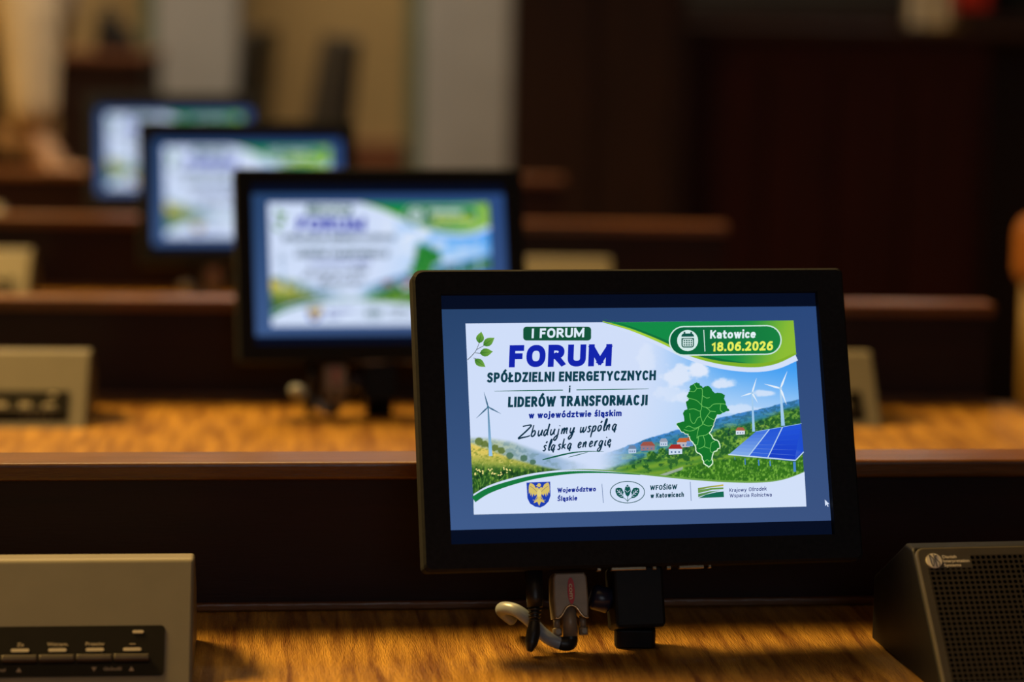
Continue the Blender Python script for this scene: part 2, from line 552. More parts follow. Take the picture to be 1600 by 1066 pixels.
XH = 0.655
GLYPH = {
    'I': (0, [[(0, 0), (0, 1)]]),
    'F': (.34, [[(0, 0), (0, 1), (1, 1)], [(0, .5), (.85, .5)]]),
    'E': (.34, [[(1, 0), (0, 0), (0, 1), (1, 1)], [(0, .52), (.88, .52)]]),
    'L': (.32, [[(0, 1), (0, 0), (1, 0)]]),
    'O': (.52, [SE(.5, .5, .5, .5, 0, 360, 33)]),
    'C': (.42, [SE(.55, .5, .55, .5, 52, 308, 22)]),
    'G': (.48, [SE(.52, .5, .52, .5, 52, 295, 22) + [(1, .10), (1, .47), (.55, .47)]]),
    'R': (.44, [[(0, 0), (0, 1)], [(0, 1), (.4, 1)] + SE(.4, .74, .52, .26, 90, -90, 12) + [(0, .48)], [(.42, .48), (1, 0)]]),
    'P': (.42, [[(0, 0), (0, 1)], [(0, 1), (.4, 1)] + SE(.4, .71, .58, .29, 90, -90, 12) + [(0, .42)]]),
    'D': (.50, [[(0, 0), (0, 1)], [(0, 1), (.35, 1)] + SE(.35, .5, .65, .5, 90, -90, 16) + [(0, 0)]]),
    'U': (.48, [[(0, 1), (0, .34)] + SE(.5, .34, .5, .34, 180, 360, 16) + [(1, .34), (1, 1)]]),
    'M': (.68, [[(0, 0), (0, 1)], [(1, 0), (1, 1)], [(.02, 1), (.5, .12)], [(.98, 1), (.5, .12)]]),
    'N': (.50, [[(0, 0), (0, 1)], [(1, 0), (1, 1)], [(.02, 1), (.98, 0)]]),
    'S': (.38, [CM([(.95, .90), (.7, 1), (.3, 1), (.02, .86), (.05, .68), (.35, .56), (.7, .45), (.98, .30), (.92, .1), (.6, 0), (.25, 0), (0, .08)])]),
    'Z': (.38, [[(0, 1), (1, 1)], [(.97, .97), (.03, .03)], [(0, 0), (1, 0)]]),
    'T': (.40, [[(0, 1), (1, 1)], [(.5, 0), (.5, 1)]]),
    'Y': (.46, [[(0, 1), (.5, .45)], [(1, 1), (.5, .45)], [(.5, .45), (.5, 0)]]),
    'H': (.48, [[(0, 0), (0, 1)], [(1, 0), (1, 1)], [(0, .52), (1, .52)]]),
    'W': (.84, [[(0, 1), (.25, 0)], [(.25, 0), (.5, .9)], [(.5, .9), (.75, 0)], [(.75, 0), (1, 1)]]),
    'A': (.50, [[(0, 0), (.5, 1)], [(1, 0), (.5, 1)], [(.2, .28), (.8, .28)]]),
    'J': (.18, [[(1, 1), (1, .22)] + SE(.1, .22, .9, .30, 0, -75, 8)]),
    'K': (.44, [[(0, 0), (0, 1)], [(1, 1), (.05, .42)], [(.35, .6), (1, 0)]]),
    '0': (.42, [SE(.5, .5, .5, .5, 0, 360, 33)]),
    '1': (.22, [[(.0, .80), (.8, 1), (.8, 0)]]),
    '2': (.40, [CM([(.02, .84), (.25, .98), (.6, 1), (.92, .86), (.88, .62), (.5, .3), (.02, 0)]), [(0, 0), (1, 0)]]),
    '6': (.42, [CM([(.85, .98), (.45, .95), (.1, .65), (0, .3)]), SE(.5, .31, .5, .31, 0, 360, 25)]),
    '8': (.42, [SE(.5, .27, .5, .27, 0, 360, 25), SE(.5, .77, .44, .23, 0, 360, 25)]),
    '.': (0, [[(0, 0), (0, .03)]]),
    'a': (.36, [CM([(.08, .64), (.35, XH), (.75, XH - .02), (1, .52)]) + [(1, 0)], CM([(1, .43), (.5, .42), (.05, .28), (.08, .06), (.4, 0), (.75, .05), (1, .2)])]),
    'b': (.42, [[(0, 0), (0, 1.05)], SE(.5, XH / 2, .5, XH / 2, 0, 360, 25)]),
    'c': (.32, [SE(.55, XH / 2, .55, XH / 2, 50, 310, 18)]),
    'd': (.42, [[(1, 0), (1, 1.05)], SE(.5, XH / 2, .5, XH / 2, 0, 360, 25)]),
    'e': (.38, [[(0, .39), (1, .39)], SE(.5, XH / 2, .5, XH / 2, 5, 305, 22)]),
    'h': (.38, [[(0, 0), (0, 1.05)], [(0, .45)] + SE(.5, .45, .5, XH - .45, 180, 0, 12) + [(1, 0)]]),
    'i': (0, [[(0, 0), (0, XH)], [(0, 1.04), (0, 1.06)]]),
    'j': (.06, [[(1, XH), (1, -.1), (.6, -.24), (-1.6, -.27)], [(1, 1.04), (1, 1.06)]]),
    'k': (.38, [[(0, 0), (0, 1.05)], [(1, XH), (.05, .3)], [(.35, .45), (1, 0)]]),
    'l': (0, [[(0, 0), (0, 1.05)]]),
    'm': (.66, [[(0, 0), (0, XH)], [(0, .45)] + SE(.25, .45, .25, XH - .45, 180, 0, 10) + [(.5, 0)], [(.5, .45)] + SE(.75, .45, .25, XH - .45, 180, 0, 10) + [(1, 0)]]),
    'n': (.38, [[(0, 0), (0, XH)], [(0, .45)] + SE(.5, .45, .5, XH - .45, 180, 0, 12) + [(1, 0)]]),
    'o': (.42, [SE(.5, XH / 2, .5, XH / 2, 0, 360, 25)]),
    'p': (.42, [[(0, -.28), (0, XH)], SE(.5, XH / 2, .5, XH / 2, 0, 360, 25)]),
    'r': (.22, [[(0, 0), (0, XH)], CM([(0, .48), (.4, .68), (1, XH)])]),
    's': (.30, [CM([(.95, .66), (.6, XH), (.15, .68), (.05, .52), (.5, .38), (.95, .22), (.8, .03), (.4, 0), (0, .06)])]),
    't': (.24, [[(.35, .92), (.35, .15), (.6, 0), (1, 0)], [(0, XH), (1, XH)]]),
    'w': (.62, [[(0, XH), (.25, 0)], [(.25, 0), (.5, .66)], [(.5, .66), (.75, 0)], [(.75, 0), (1, XH)]]),
    'y': (.40, [[(0, XH), (.5, .02)], [(1, XH), (.4, -.24), (.05, -.27)]]),
    'z': (.32, [[(0, XH), (1, XH)], [(.95, XH - .02), (.05, .02)], [(0, 0), (1, 0)]]),
}
BASE = {'Ó': 'O', 'Ł': 'L', 'Ś': 'S', 'ó': 'o', 'ł': 'l', 'ś': 's', 'ą': 'a', 'ę': 'e'}
MARKS = {'Ó': [[(.45, 1.20), (.68, 1.38)]], 'Ś': [[(.45, 1.20), (.75, 1.38)]], 'Ł': [[(-.25, .36), (.65, .70)]], 'ó': [[(.42, .98), (.68, 1.16)]],
         'ś': [[(.4, .98), (.75, 1.16)]], 'ł': [[(0, .4), (0, .7)]], 'ą': [[(.95, -.05), (.72, -.2), (1.05, -.28)]], 'ę': [[(.7, -.05), (.5, -.2), (.8, -.28)]]}


class Sheet:
    """flat picture: coloured polygons stacked in thin layers on the x/z plane"""

    def __init__(self):
        self.v, self.f, self.c, self.n, self.layer = [], [], [], 0, 0

    def add(self, xz, faces, col, lift=True):
        if lift:
            self.layer += 1
        xz = np.asarray(xz, float)
        col = np.asarray(col, float)
        if col.ndim == 1:
            col = np.tile(col, (len(xz), 1))
        y = np.full((len(xz), 1), -0.00015 - self.layer * 0.000008)
        self.v.append(np.concatenate([xz[:, :1], y, xz[:, 1:]], 1))
        self.c.append(s2l(col / 255.0))
        self.f += [tuple(i + self.n for i in t) for t in faces]
        self.n += len(xz)

    def poly(self, pts, col, lift=True):
        """pts in the slide's measured frame; col one colour or a function of the points"""
        tri = geometry.tessellate_polygon([[Vector((p[0], p[1], 0)) for p in pts]])
        P = np.array(pts, float)
        c = col(P) if callable(col) else col
        self.add(hom(HM, P), tri, c, lift)

    def strip(self, top, bot, col, lift=True):
        n = len(top)
        P = np.array(list(top) + list(bot), float)
        c = col(P) if callable(col) else col
        self.add(hom(HM, P), [(i, i + 1, n + i + 1, n + i) for i in range(n - 1)], c, lift)

    def stroke(self, pts, w, col, lift=True, smooth=0):
        if smooth:
            pts = [tuple(p)[:2] for p in catmull([(p[0], p[1], 0) for p in pts], smooth)]
        P = np.array(pts, float)
        d = np.gradient(P, axis=0)
        d /= np.maximum(np.linalg.norm(d, axis=1, keepdims=True), 1e-9)
        nn = np.stack([-d[:, 1], d[:, 0]], 1)
        ww = np.interp(np.linspace(0, 1, len(P)), np.linspace(0, 1, len(np.atleast_1d(w))), np.atleast_1d(w))[:, None] / 2
        self.strip(P + nn * ww, P - nn * ww, col, lift)

    def text(self, body, p0, p1, cap, col, w=0.18):
        """a line of bold condensed capitals and small letters drawn as pen ribbons; w = pen width in cap heights"""
        p0, p1 = np.array(p0, float), np.array(p1, float)
        total = float(np.linalg.norm(p1 - p0)) / cap
        u = (p1 - p0) / np.linalg.norm(p1 - p0)
        up = np.array([0.042, -1.0])
        items, nat, gaps = [], 0.0, 0
        for k, ch in enumerate(body):
            W = 0.30 if ch == ' ' else GLYPH[BASE.get(ch, ch)][0]
            items.append((ch, W))
            nat += W
            gaps += (0.10 if k else 0)
        n = sum(1 for ch, _ in items if ch != ' ')
        sc = (total - n * w) / max(nat + gaps, 1e-6)
        x, first = 0.0, True
        for k, (ch, W) in enumerate(items):
            if k:
                x += 0.10 * sc
            if ch == ' ':
                x += W * sc
                continue
            b = BASE.get(ch, ch)
            st = list(GLYPH[b][1])
            if ch in MARKS:
                st = st + MARKS[ch]
            caps = b.isupper() or b.isdigit()
            for q in st:
                q = np.array(q, float)
                P = np.stack([x + w / 2 + q[:, 0] * W * sc, w / 2 + q[:, 1] * (1 - w)], 1)
                R = ribbon(P, w)
                if caps and q[:, 1].max() <= 1.0 and q[:, 1].min() >= 0:
                    R[:, 1] = np.clip(R[:, 1], 0, 1)
                if W == 0 and ch != 'i' and ch != 'l':
                    R[:, 1] = np.clip(R[:, 1], 0, 1)
                m = len(R) // 2
                Q = p0 + u * (R[:, :1] * cap) + up * (R[:, 1:] * cap)
                self.add(hom(HM, Q), [(a, a + 1, m + a + 1, m + a) for a in range(m - 1)], col, first)
                first = False
            x += W * sc + w

    def ellipse(self, cx, cy, rx, ry, col, n=24, lift=True, rot=0.0):
        a = np.linspace(0, 2 * pi, n, endpoint=False)
        x, y = rx * np.cos(a), ry * np.sin(a)
        P = np.stack([cx + x * cos(rot) - y * sin(rot), cy + x * sin(rot) + y * cos(rot)], 1)
        self.poly([tuple(p) for p in P], col, lift)

    def build(self, name, mat, parent):
        me = bpy.data.meshes.new(name)
        me.from_pydata(np.concatenate(self.v).tolist(), [], self.f)
        at = me.color_attributes.new('Col', 'FLOAT_COLOR', 'POINT')
        c = np.concatenate(self.c)
        at.data.foreach_set('color', np.concatenate([c, np.ones((len(c), 1))], 1).astype(np.float32).ravel())
        me.materials.append(mat)
        o = bpy.data.objects.new(name, me)
        COL.objects.link(o)
        o.parent = parent
        return o


def screen_material():
    m = bpy.data.materials.new('lit_screen')
    m.use_nodes = True
    nt = m.node_tree
    b = nt.nodes['Principled BSDF']
    b.inputs['Base Color'].default_value = (0.004, 0.004, 0.005, 1)
    b.inputs['Roughness'].default_value = 0.6
    b.inputs['Specular IOR Level'].default_value = 0.05
    a = nt.nodes.new('ShaderNodeVertexColor')
    a.layer_name = 'Col'
    nt.links.new(a.outputs['Color'], b.inputs['Emission Color'])
    b.inputs['Emission Strength'].default_value = 1.0
    return m


M['screen'] = screen_material()
RNG = np.random.RandomState(7)


def vnoise(x, y, seed=0):
    xi, yi = np.floor(x).astype(int), np.floor(y).astype(int)
    fx, fy = x - xi, y - yi
    fx, fy = fx * fx * (3 - 2 * fx), fy * fy * (3 - 2 * fy)

    def h(a, b):
        q = np.sin(a * 127.1 + b * 311.7 + seed * 74.7) * 43758.5453
        return q - np.floor(q)
    return (h(xi, yi) * (1 - fx) + h(xi + 1, yi) * fx) * (1 - fy) + (h(xi, yi + 1) * (1 - fx) + h(xi + 1, yi + 1) * fx) * fy


def fbm(x, y, seed=0, o=4):
    s, a, t = 0, 1.0, 0
    for i in range(o):
        s = s + a * vnoise(x * 2 ** i, y * 2 ** i, seed + i * 3)
        t += a
        a *= 0.55
    return s / t


def sst(a, b, x):
    t = np.clip((x - a) / (b - a), 0, 1)
    return t * t * (3 - 2 * t)


def mix(c, d, t):
    t = np.asarray(t)[..., None]
    return c * (1 - t) + np.asarray(d, float) * t


def paint(P):
    """colour of the picture behind the lettering, P in measured slide coordinates"""
    x, y = P[..., 0], P[..., 1]
    c = np.tile(np.array([208., 222, 249]), x.shape + (1,))
    # ---- sky at the right
    ts = sst(985, 1150, x + (y - 600) * 0.25)
    sky = mix(np.tile(np.array([60., 155, 242]), x.shape + (1,)), (176, 210, 248), sst(560, 665, y + (1240 - x) * 0.16))
    c = mix(c, sky, ts)
    for (ax, ay, rx, ry, st) in ((1058, 588, 26, 22, .9), (1090, 578, 16, 20, 1), (1045, 615, 32, 14, .5), (1128, 600, 24, 9, .9), (1195, 615, 22, 7, .8), (1075, 622, 26, 10, .6), (1160, 640, 40, 9, .6), (1010, 560, 18, 24, .5)):
        g = np.exp(-(((x - ax) / rx) ** 2 + ((y - ay) / ry) ** 2))
        n = fbm(x / 14, y / 10, 3)
        c = mix(c, (222, 232, 250), np.clip(sst(.42, .62, g * .55 + n * .45) * st, 0, 1))
    # ---- far and middle hills at the right
    rx_ = [900, 960, 1000, 1030, 1055, 1130, 1160, 1200, 1225, 1260]
    ridge = np.interp(x, rx_, [722, 704, 690, 680, 672, 652, 645, 637, 629, 622]) + 3 * (fbm(x / 9, y * 0, 5) - .5)
    fadeL = sst(930, 1010, x)
    d = y - ridge
    far = mix(np.tile(np.array([62., 130, 200]), x.shape + (1,)), (52, 128, 150), sst(0, 18, d))
    far = mix(far, (40, 95, 120), (fbm(x / 5, y / 3, 9) > .55) * .55)
    far = mix(far, (150, 190, 120), (fbm(x / 16, y / 4, 19) > .62) * .45 * sst(5, 16, d))
    c = mix(c, far, sst(-.8, .8, d) * fadeL)
    d2 = y - np.interp(x, rx_, [742, 728, 716, 706, 700, 668, 664, 652, 640, 634])
    tr = fbm(x / 7, y / 5, 21)
    mid = mix(np.tile(np.array([78., 136, 52]), x.shape + (1,)), (34, 92, 54), sst(.44, .54, tr))
    mid = mix(mid, (150, 190, 70), sst(.60, .70, fbm(x / 22, y / 6, 31)) * .8)
    mid = mix(mid, (20, 60, 45), sst(.60, .72, fbm(x / 4, y / 3, 41)) * .8)
    c = mix(c, mid, sst(-3, 4, d2 + 5 * (tr - .5)) * fadeL)
    # ---- meadow bands
    d3 = y - np.interp(x, [900, 950, 1000, 1050, 1090, 1140, 1200, 1260], [735, 731, 724, 716, 712, 706, 690, 676])
    mead = mix(np.tile(np.array([116., 160, 50]), x.shape + (1,)), (78, 136, 48), .5 + .5 * np.sin((y - .22 * -x) * .55 + 4 * fbm(x / 40, y / 12, 51)))
    mead = mix(mead, (38, 92, 44), sst(.60, .68, fbm(x / 8, y / 6, 61)) * .9)
    c = mix(c, mead, sst(-2, 3, d3) * sst(935, 985, x))
    d4 = y - np.interp(x, [1020, 1060, 1100, 1150, 1260], [748, 733, 722, 716, 714])
    gr = fbm(x / 2.2, y / 3.5, 71)
    gras = mix(np.tile(np.array([52., 112, 28]), x.shape + (1,)), (118, 176, 62), sst(.45, .7, gr))
    gras = mix(gras, (30, 82, 32), sst(.55, .75, fbm(x / 5, y / 4, 81)) * .8)
    gras = mix(gras, (200, 215, 140), (fbm(x / 1.7, y / 1.7, 91) > .80) * sst(735, 745, y) * .8)
    c = mix(c, gras, sst(-2, 3, d4) * sst(1035, 1062, x))
    # ---- valley mist, field at the left
    dl = y - np.interp(x, [730, 760, 800, 840, 880, 930], [684, 684, 690, 704, 716, 728])
    hz = mix(np.tile(np.array([176., 190, 150]), x.shape + (1,)), (140, 172, 205), sst(760, 850, x))
    hz = mix(hz, (104, 140, 150), sst(.5, .65, fbm(x / 8, y / 5, 101)) * .6)
    c = mix(c, hz, sst(-3, 6, dl) * (1 - sst(850, 930, x)) * .9)
    df = y - np.interp(x, [730, 760, 800, 850, 900, 960], [690, 700, 716, 729, 739, 746])
    fld = mix(np.tile(np.array([226., 200, 96]), x.shape + (1,)), (120, 150, 60), sst(700, 735, y - (x - 735) * .06))
    fld = mix(fld, (104, 128, 44), sst(.5, .7, fbm(x / 4, y / 3, 111)) * .6)
    fld = mix(fld, (240, 222, 130), sst(.62, .8, fbm(x / 2, y / 2.5, 121)) * .6)
    lo = mix(np.tile(np.array([40., 88, 34]), x.shape + (1,)), (120, 160, 60), sst(.52, .72, fbm(x / 2.5, y / 5, 131)))
    lo = mix(lo, (16, 52, 28), sst(.52, .7, fbm(x / 4, y / 6, 141)) * .8)
    fld = mix(fld, lo, sst(722, 738, y - (x - 735) * .02 + 8 * (fbm(x / 6, y / 6, 151) - .5)))
    c = mix(c, fld, sst(-2, 4, df) * (1 - sst(880, 960, x)))
    # trees on the left slope
    for (ax, ay, rr) in ((748, 690, 7), (757, 694, 6), (773, 700, 6), (783, 704, 6), (796, 712, 6), (764, 697, 4), (818, 716, 6), (832, 722, 5)):
        g = ((x - ax) ** 2 + ((y - ay) * 1.1) ** 2) / rr ** 2 + .7 * (fbm(x / 3, y / 3, 161) - .5)
        c = mix(c, (92, 112, 48) if ax < 790 else (70, 108, 84), (1 - sst(.7, 1.1, g)) * .85)
    # village trees and path
    for (ax, ay, rr) in ((1018, 712, 8), (1034, 705, 6), (1026, 716, 7), (1045, 712, 5), (1062, 712, 6), (1078, 708, 9), (1072, 716, 6), (1008, 728, 5), (990, 729, 4), (1125, 682, 12), (1140, 690, 10), (1180, 668, 9), (1168, 677, 7), (1206, 660, 10), (1225, 655, 13), (1240, 650, 10), (1150, 699, 8), (1132, 703, 9)):
        g = ((x - ax) ** 2 + ((y - ay) * 1.15) ** 2) / rr ** 2 + .8 * (fbm(x / 3.5, y / 3.5, 171) - .5)
        tc = mix(np.tile(np.array([36., 92, 40]), x.shape + (1,)), (108, 160, 60), sst(.5, .7, fbm(x / 3, y / 3, 181) - (y - ay) / rr * .12))
        k = (1 - sst(.75, 1.05, g))[..., None]
        c = c * (1 - k) + tc * k
    pth = np.abs((y - 741) + (x - 1040) * .35)
    c = mix(c, (170, 178, 180), (1 - sst(1.5, 3, pth)) * ((x > 1014) & (x < 1066)) * .8)
    return np.clip(c, 0, 255)


def make_slide(parent):
    S = Sheet()
    NX, NY = 440, 248
    gx, gz = np.meshgrid(np.linspace(-SW / 2, SW / 2, NX), np.linspace(-SH / 2, SH / 2, NY))
    xz = np.stack([gx, gz], -1).reshape(-1, 2)
    idx = np.arange(NX * NY).reshape(NY, NX)
    quads = np.stack([idx[:-1, :-1], idx[:-1, 1:], idx[1:, 1:], idx[1:, :-1]], -1).reshape(-1, 4)
    S.add(xz, [tuple(q) for q in quads.tolist()], paint(hom(HI, xz)))
    WHT = (210, 224, 249)
    TEAL, BLUE, GRN = (14, 62, 78), (18, 36, 172), (8, 98, 66)

    def curve(pts, n=6):
        return np.array([tuple(p)[:2] for p in catmull([(a, b, 0) for a, b in pts], n)])
    # ---- white footer with its green line
    top = curve([(739.3, 772), (760, 760), (790, 749.5), (830, 740), (870, 735), (905, 733), (950, 735), (1010, 741), (1080, 748), (1140, 752), (1190, 752.5), (1225, 748), (1257, 737)])
    bot = np.stack([top[:, 0], 803.9 - (top[:, 0] - 740) * 0.02305], 1)
    bot[0, 0], bot[-1, 0] = 740, 1260
    S.strip(top, bot, WHT)
    S.stroke(top + np.array([0, .6]), [0, 0, 0, 0, 1.4, 2.6, 3, 3, 2.2, .8], (110, 160, 70))
    S.stroke([(739.8, 780.5), (760, 768), (790, 757), (830, 746.5), (870, 740.5), (905, 738), (950, 738.5), (1000, 742)], [10, 9, 7.5, 6, 5, 3.6, 2.2, .8], (20, 120, 62), smooth=6)
    # ---- green header swoosh
    edge = [(941, 504), (985, 517), (1030, 535), (1070, 553), (1110, 565), (1150, 571.5), (1185, 572.5), (1215, 567), (1244.2, 554)]
    e = curve(edge)
    S.stroke(np.array(e) + np.array([0, 3.5]), [1, 3, 6, 8, 10, 11, 12, 13], WHT)
    tp = np.stack([e[:, 0], 504.0 - (e[:, 0] - 941) * 0.0100], 1)
    tp[:, 0] = np.minimum(tp[:, 0], 1240)
    tp[0] = (941, 503.95)

    def hcol(P):
        t = sst(1150, 1245, P[:, 0] + (P[:, 1] - 510) * .35)
        return mix(np.tile(np.array([18., 138, 70]), (len(P), 1)), (140, 188, 52), t)
    N_ = 12
    for i in range(N_):
        a, b = i / N_, (i + 1) / N_
        S.strip(tp * (1 - a) + e * a, tp * (1 - b) + e * b, hcol, lift=(i == 0))
    S.stroke(e + np.array([0, -1.5]), [1, 3, 4, 5, 5.5, 6, 6, 5, 3], lambda P: mix(np.tile(np.array([168., 206, 56]), (len(P), 1)), (128, 176, 40), sst(1000, 1150, P[:, 0])))
    S.stroke(e[:34] + np.array([0, -5.5]), [0, 2, 4, 5, 4, 0], (14, 112, 60))

    # ---- date pill
    def pill(x0, x1, yc, r, dy):
        out = []
        for i in range(13):
            a = pi / 2 + pi * i / 12
            out.append((x0 + r + r * cos(a), yc + r * sin(a)))
        for i in range(13):
            a = -pi / 2 + pi * i / 12
            out.append((x1 - r + r * cos(a), yc + dy + r * sin(a)))
        return out
    S.poly(pill(1044.5, 1221.5, 533, 23.3, -1.5), (205, 232, 224))
    S.poly(pill(1046.5, 1219.5, 533, 21.4, -1.5), lambda P: mix(np.tile(np.array([6., 96, 60]), (len(P), 1)), (22, 130, 64), sst(1100, 1220, P[:, 0])))
    S.ellipse(1074, 532.5, 16.5, 16.5, (212, 236, 234))
    S.poly(rrect(1064.3, 521.5, 1084, 543.5, 4, 4), (16, 84, 72))
    S.poly(rrect(1066.3, 530, 1082.2, 541.6, 2, 3), (212, 236, 234))
    S.poly([(1064, 526.5), (1084.3, 526.3), (1084.3, 528.5), (1064, 528.7)], (212, 236, 234))
    for gx_ in (1069, 1079.5):
        S.poly([(gx_ - 1.2, 519), (gx_ + 1.4, 519), (gx_ + 1.4, 525), (gx_ - 1.2, 525)], (16, 84, 72))
    S.layer += 1
    for i in range(4):
        for j in range(3):
            S.poly(rrect(1067.6 + i * 3.7, 531.5 + j * 3.4, 1070.2 + i * 3.7, 533.7 + j * 3.4, .5, 2), (16, 84, 72), lift=False)
    S.poly([(1098.5, 516), (1099.8, 516), (1101.8, 549.5), (1100.4, 549.5)], (200, 226, 216))
    S.text('Katowice', (1109, 529.5), (1180.5, 528.5), 13.2, (226, 242, 246), 0.22)
    S.text('18.06.2026', (1111.5, 549.5), (1207.5, 547.8), 14.6, (232, 240, 92), 0.22)

    # ---- title block
    S.poly(rrect(817, 511, 923, 532.5, 5, 5), (18, 84, 58))
    S.text('I FORUM', (830, 529), (912, 527.5), 15, (222, 236, 250), 0.22)
    S.text('FORUM', (794.5, 574.5), (954.5, 572.5), 34.5, BLUE, 0.265)
    S.text('SPÓŁDZIELNI ENERGETYCZNYCH', (760.5, 598.2), (1024, 594.5), 15.6, TEAL, 0.23)
    S.text('i', (888.0, 613.8), (890.8, 613.7), 10.5, TEAL, .24)
    S.stroke([(772, 611.5), (820, 610.8), (879, 610)], [.5, 1.5, 1.6], (20, 104, 84))
    S.stroke([(900, 609.6), (960, 608.7), (1013, 608)], [1.6, 1.5, .5], (20, 104, 84))
    S.text('LIDERÓW TRANSFORMACJI', (793, 636.8), (1011, 633.6), 16.6, TEAL, 0.23)
    S.text('w województwie śląskim', (825.5, 654.2), (970.5, 650.6), 10, (20, 44, 148), 0.235)

    # ---- handwritten line, each letter one pen stroke (x along, y up, in x-heights)
    G = {
        'Z': [[(.0, 1.9), (.5, 2.0), (1.1, 1.95), (.5, .9), (-.25, -.15), (.3, -.05), (.9, .05), (1.2, .2)]],
        'b': [[(0, 2.0), (-.05, 1.0), (-.05, .2), (.2, 0), (.5, .3), (.5, .8), (.25, 1), (-.03, .6)]],
        'u': [[(0, 1), (-.02, .4), (.15, 0), (.45, .3), (.6, 1), (.58, .3), (.75, 0)]],
        'd': [[(.5, .8), (.25, 1), (0, .6), (.05, .1), (.3, 0), (.55, .7), (.65, 2.0), (.6, .8), (.62, .2), (.8, 0)]],
        'j': [[(.2, 1), (.2, .2), (.15, -.6), (-.1, -1), (-.35, -.75), (-.1, -.3), (.35, .1)], [(.22, 1.42), (.24, 1.56)]],
        'm': [[(0, 1), (0, 0), (.08, .6), (.3, 1), (.38, .8), (.36, 0), (.45, .6), (.68, 1), (.76, .8), (.75, .2), (.9, 0)]],
        'y': [[(0, 1), (0, .4), (.15, .05), (.42, .3), (.6, 1), (.55, .1), (.4, -.7), (.1, -1), (-.05, -.7), (.3, -.2), (.8, .3)]],
        'w': [[(0, 1), (.0, .35), (.12, 0), (.35, .35), (.4, .9), (.42, .3), (.55, 0), (.8, .4), (.85, 1)]],
        's': [[(.5, .85), (.3, 1), (.08, .8), (.4, .35), (.25, 0), (-.05, .12)]],
        'p': [[(.05, 1), (0, .2), (-.05, -1)], [(.02, .5), (.25, .95), (.5, .8), (.48, .25), (.2, 0), (.0, .2)]],
        'o': [[(.4, .95), (.1, .9), (0, .4), (.2, 0), (.5, .3), (.5, .8), (.3, 1), (.45, .85)]],
        'l': [[(.1, .3), (.3, 1.4), (.28, 2.0), (.12, 1.8), (.05, .5), (.15, 0), (.35, .15)]],
        'n': [[(0, 1), (0, 0), (.1, .6), (.35, 1), (.46, .8), (.44, .2), (.6, 0)]],
        'a': [[(.5, .8), (.25, 1), (0, .6), (.05, .1), (.3, 0), (.5, .6), (.53, .95), (.5, .3), (.68, 0)]],
        'k': [[(0, 2.0), (-.05, 0)], [(.5, .95), (.0, .45), (.3, .35), (.55, 0)]],
        'e': [[(.05, .45), (.4, .6), (.42, .9), (.2, 1), (0, .6), (.08, .1), (.3, 0), (.6, .25)]],
        'r': [[(0, 1), (0, 0), (.1, .6), (.3, .98), (.5, .95)]],
        'g': [[(.5, .8), (.25, 1), (0, .6), (.05, .1), (.3, 0), (.5, .6), (.54, .95), (.5, -.3), (.3, -.95), (-.05, -.9), (0, -.5), (.6, .1)]],
        'i': [[(.05, 1), (.02, .25), (.15, 0), (.3, .1)], [(.09, 1.42), (.11, 1.56)]],
    }
    acute = [(.28, 1.4), (.48, 1.75)]
    tail = [(.55, 0), (.42, -.3), (.62, -.42)]
    slash = [(-.05, .85), (.45, 1.35)]
    zz = lambda X, Y: (725 + X / 4.776, 610 + Y / 4.776)
    INK = (14, 50, 72)

    def write(letters, p0, p1, xh, w):
        slope = (p1[1] - p0[1]) / (p1[0] - p0[0])
        for ch, X, sc in letters:
            base = {'ó': 'o', 'ą': 'a', 'ś': 's', 'ę': 'e', 'ł': 'l'}.get(ch, ch)
            strokes = list(G[base])
            if ch in 'óś':
                strokes.append(acute)
            if ch in 'ąę':
                strokes.append(tail)
            if ch == 'ł':
                strokes.append(slash)
            by = p0[1] + (X - p0[0]) * slope
            for st in strokes:
                q = []
                for (u, v) in st:
                    X_ = X + u * xh * sc + v * xh * .22
                    q.append(zz(X_, by - v * xh + u * xh * sc * slope))
                S.stroke(q, [w * .7, w, w, w * .7], INK, smooth=5)
    write([('Z', 418, 1.35), ('b', 500, 1), ('u', 548, 1), ('d', 590, 1), ('u', 640, 1), ('j', 688, 1), ('m', 722, 1.15), ('y', 785, 1),
           ('w', 862, 1.1), ('s', 916, 1), ('p', 952, 1), ('ó', 992, 1), ('l', 1034, 1), ('n', 1056, 1), ('ą', 1102, 1)], (420, 352), (1102, 297), 43, 2.5)
    write([('ś', 585, 1), ('l', 624, 1), ('ą', 646, 1), ('s', 694, 1), ('k', 728, 1.05), ('ą', 768, 1), ('e', 845, 1), ('n', 882, 1), ('e', 930, 1), ('r', 968, 1), ('g', 1002, 1), ('i', 1044, 1), ('ę', 1066, 1)], (585, 453), (1066, 411), 40, 2.4)
    S.stroke([(624, 408), (640, 380)], .01, INK)
    S.stroke([zz(582, 519), zz(690, 492), zz(800, 468), zz(910, 457), zz(1040, 457)], [1.6, 2.6, 2.2, 1.4, .4], (18, 96, 76), smooth=6)
    S.stroke([zz(775, 500), zz(840, 484), zz(920, 463)], [.5, 1.4, .5], (18, 96, 76), smooth=6)

    # ---- twig with four leaves
    S.stroke([(730, 563), (738, 555), (744, 547), (749, 534)], [1, 1, .8, .6], (60, 70, 60), smooth=5)
    S.stroke([(739, 560), (746, 562)], .8, (60, 70, 60)); S.stroke([(742, 552), (751, 553)], .8, (60, 70, 60)); S.stroke([(744, 547), (755, 541)], .8, (60, 70, 60))

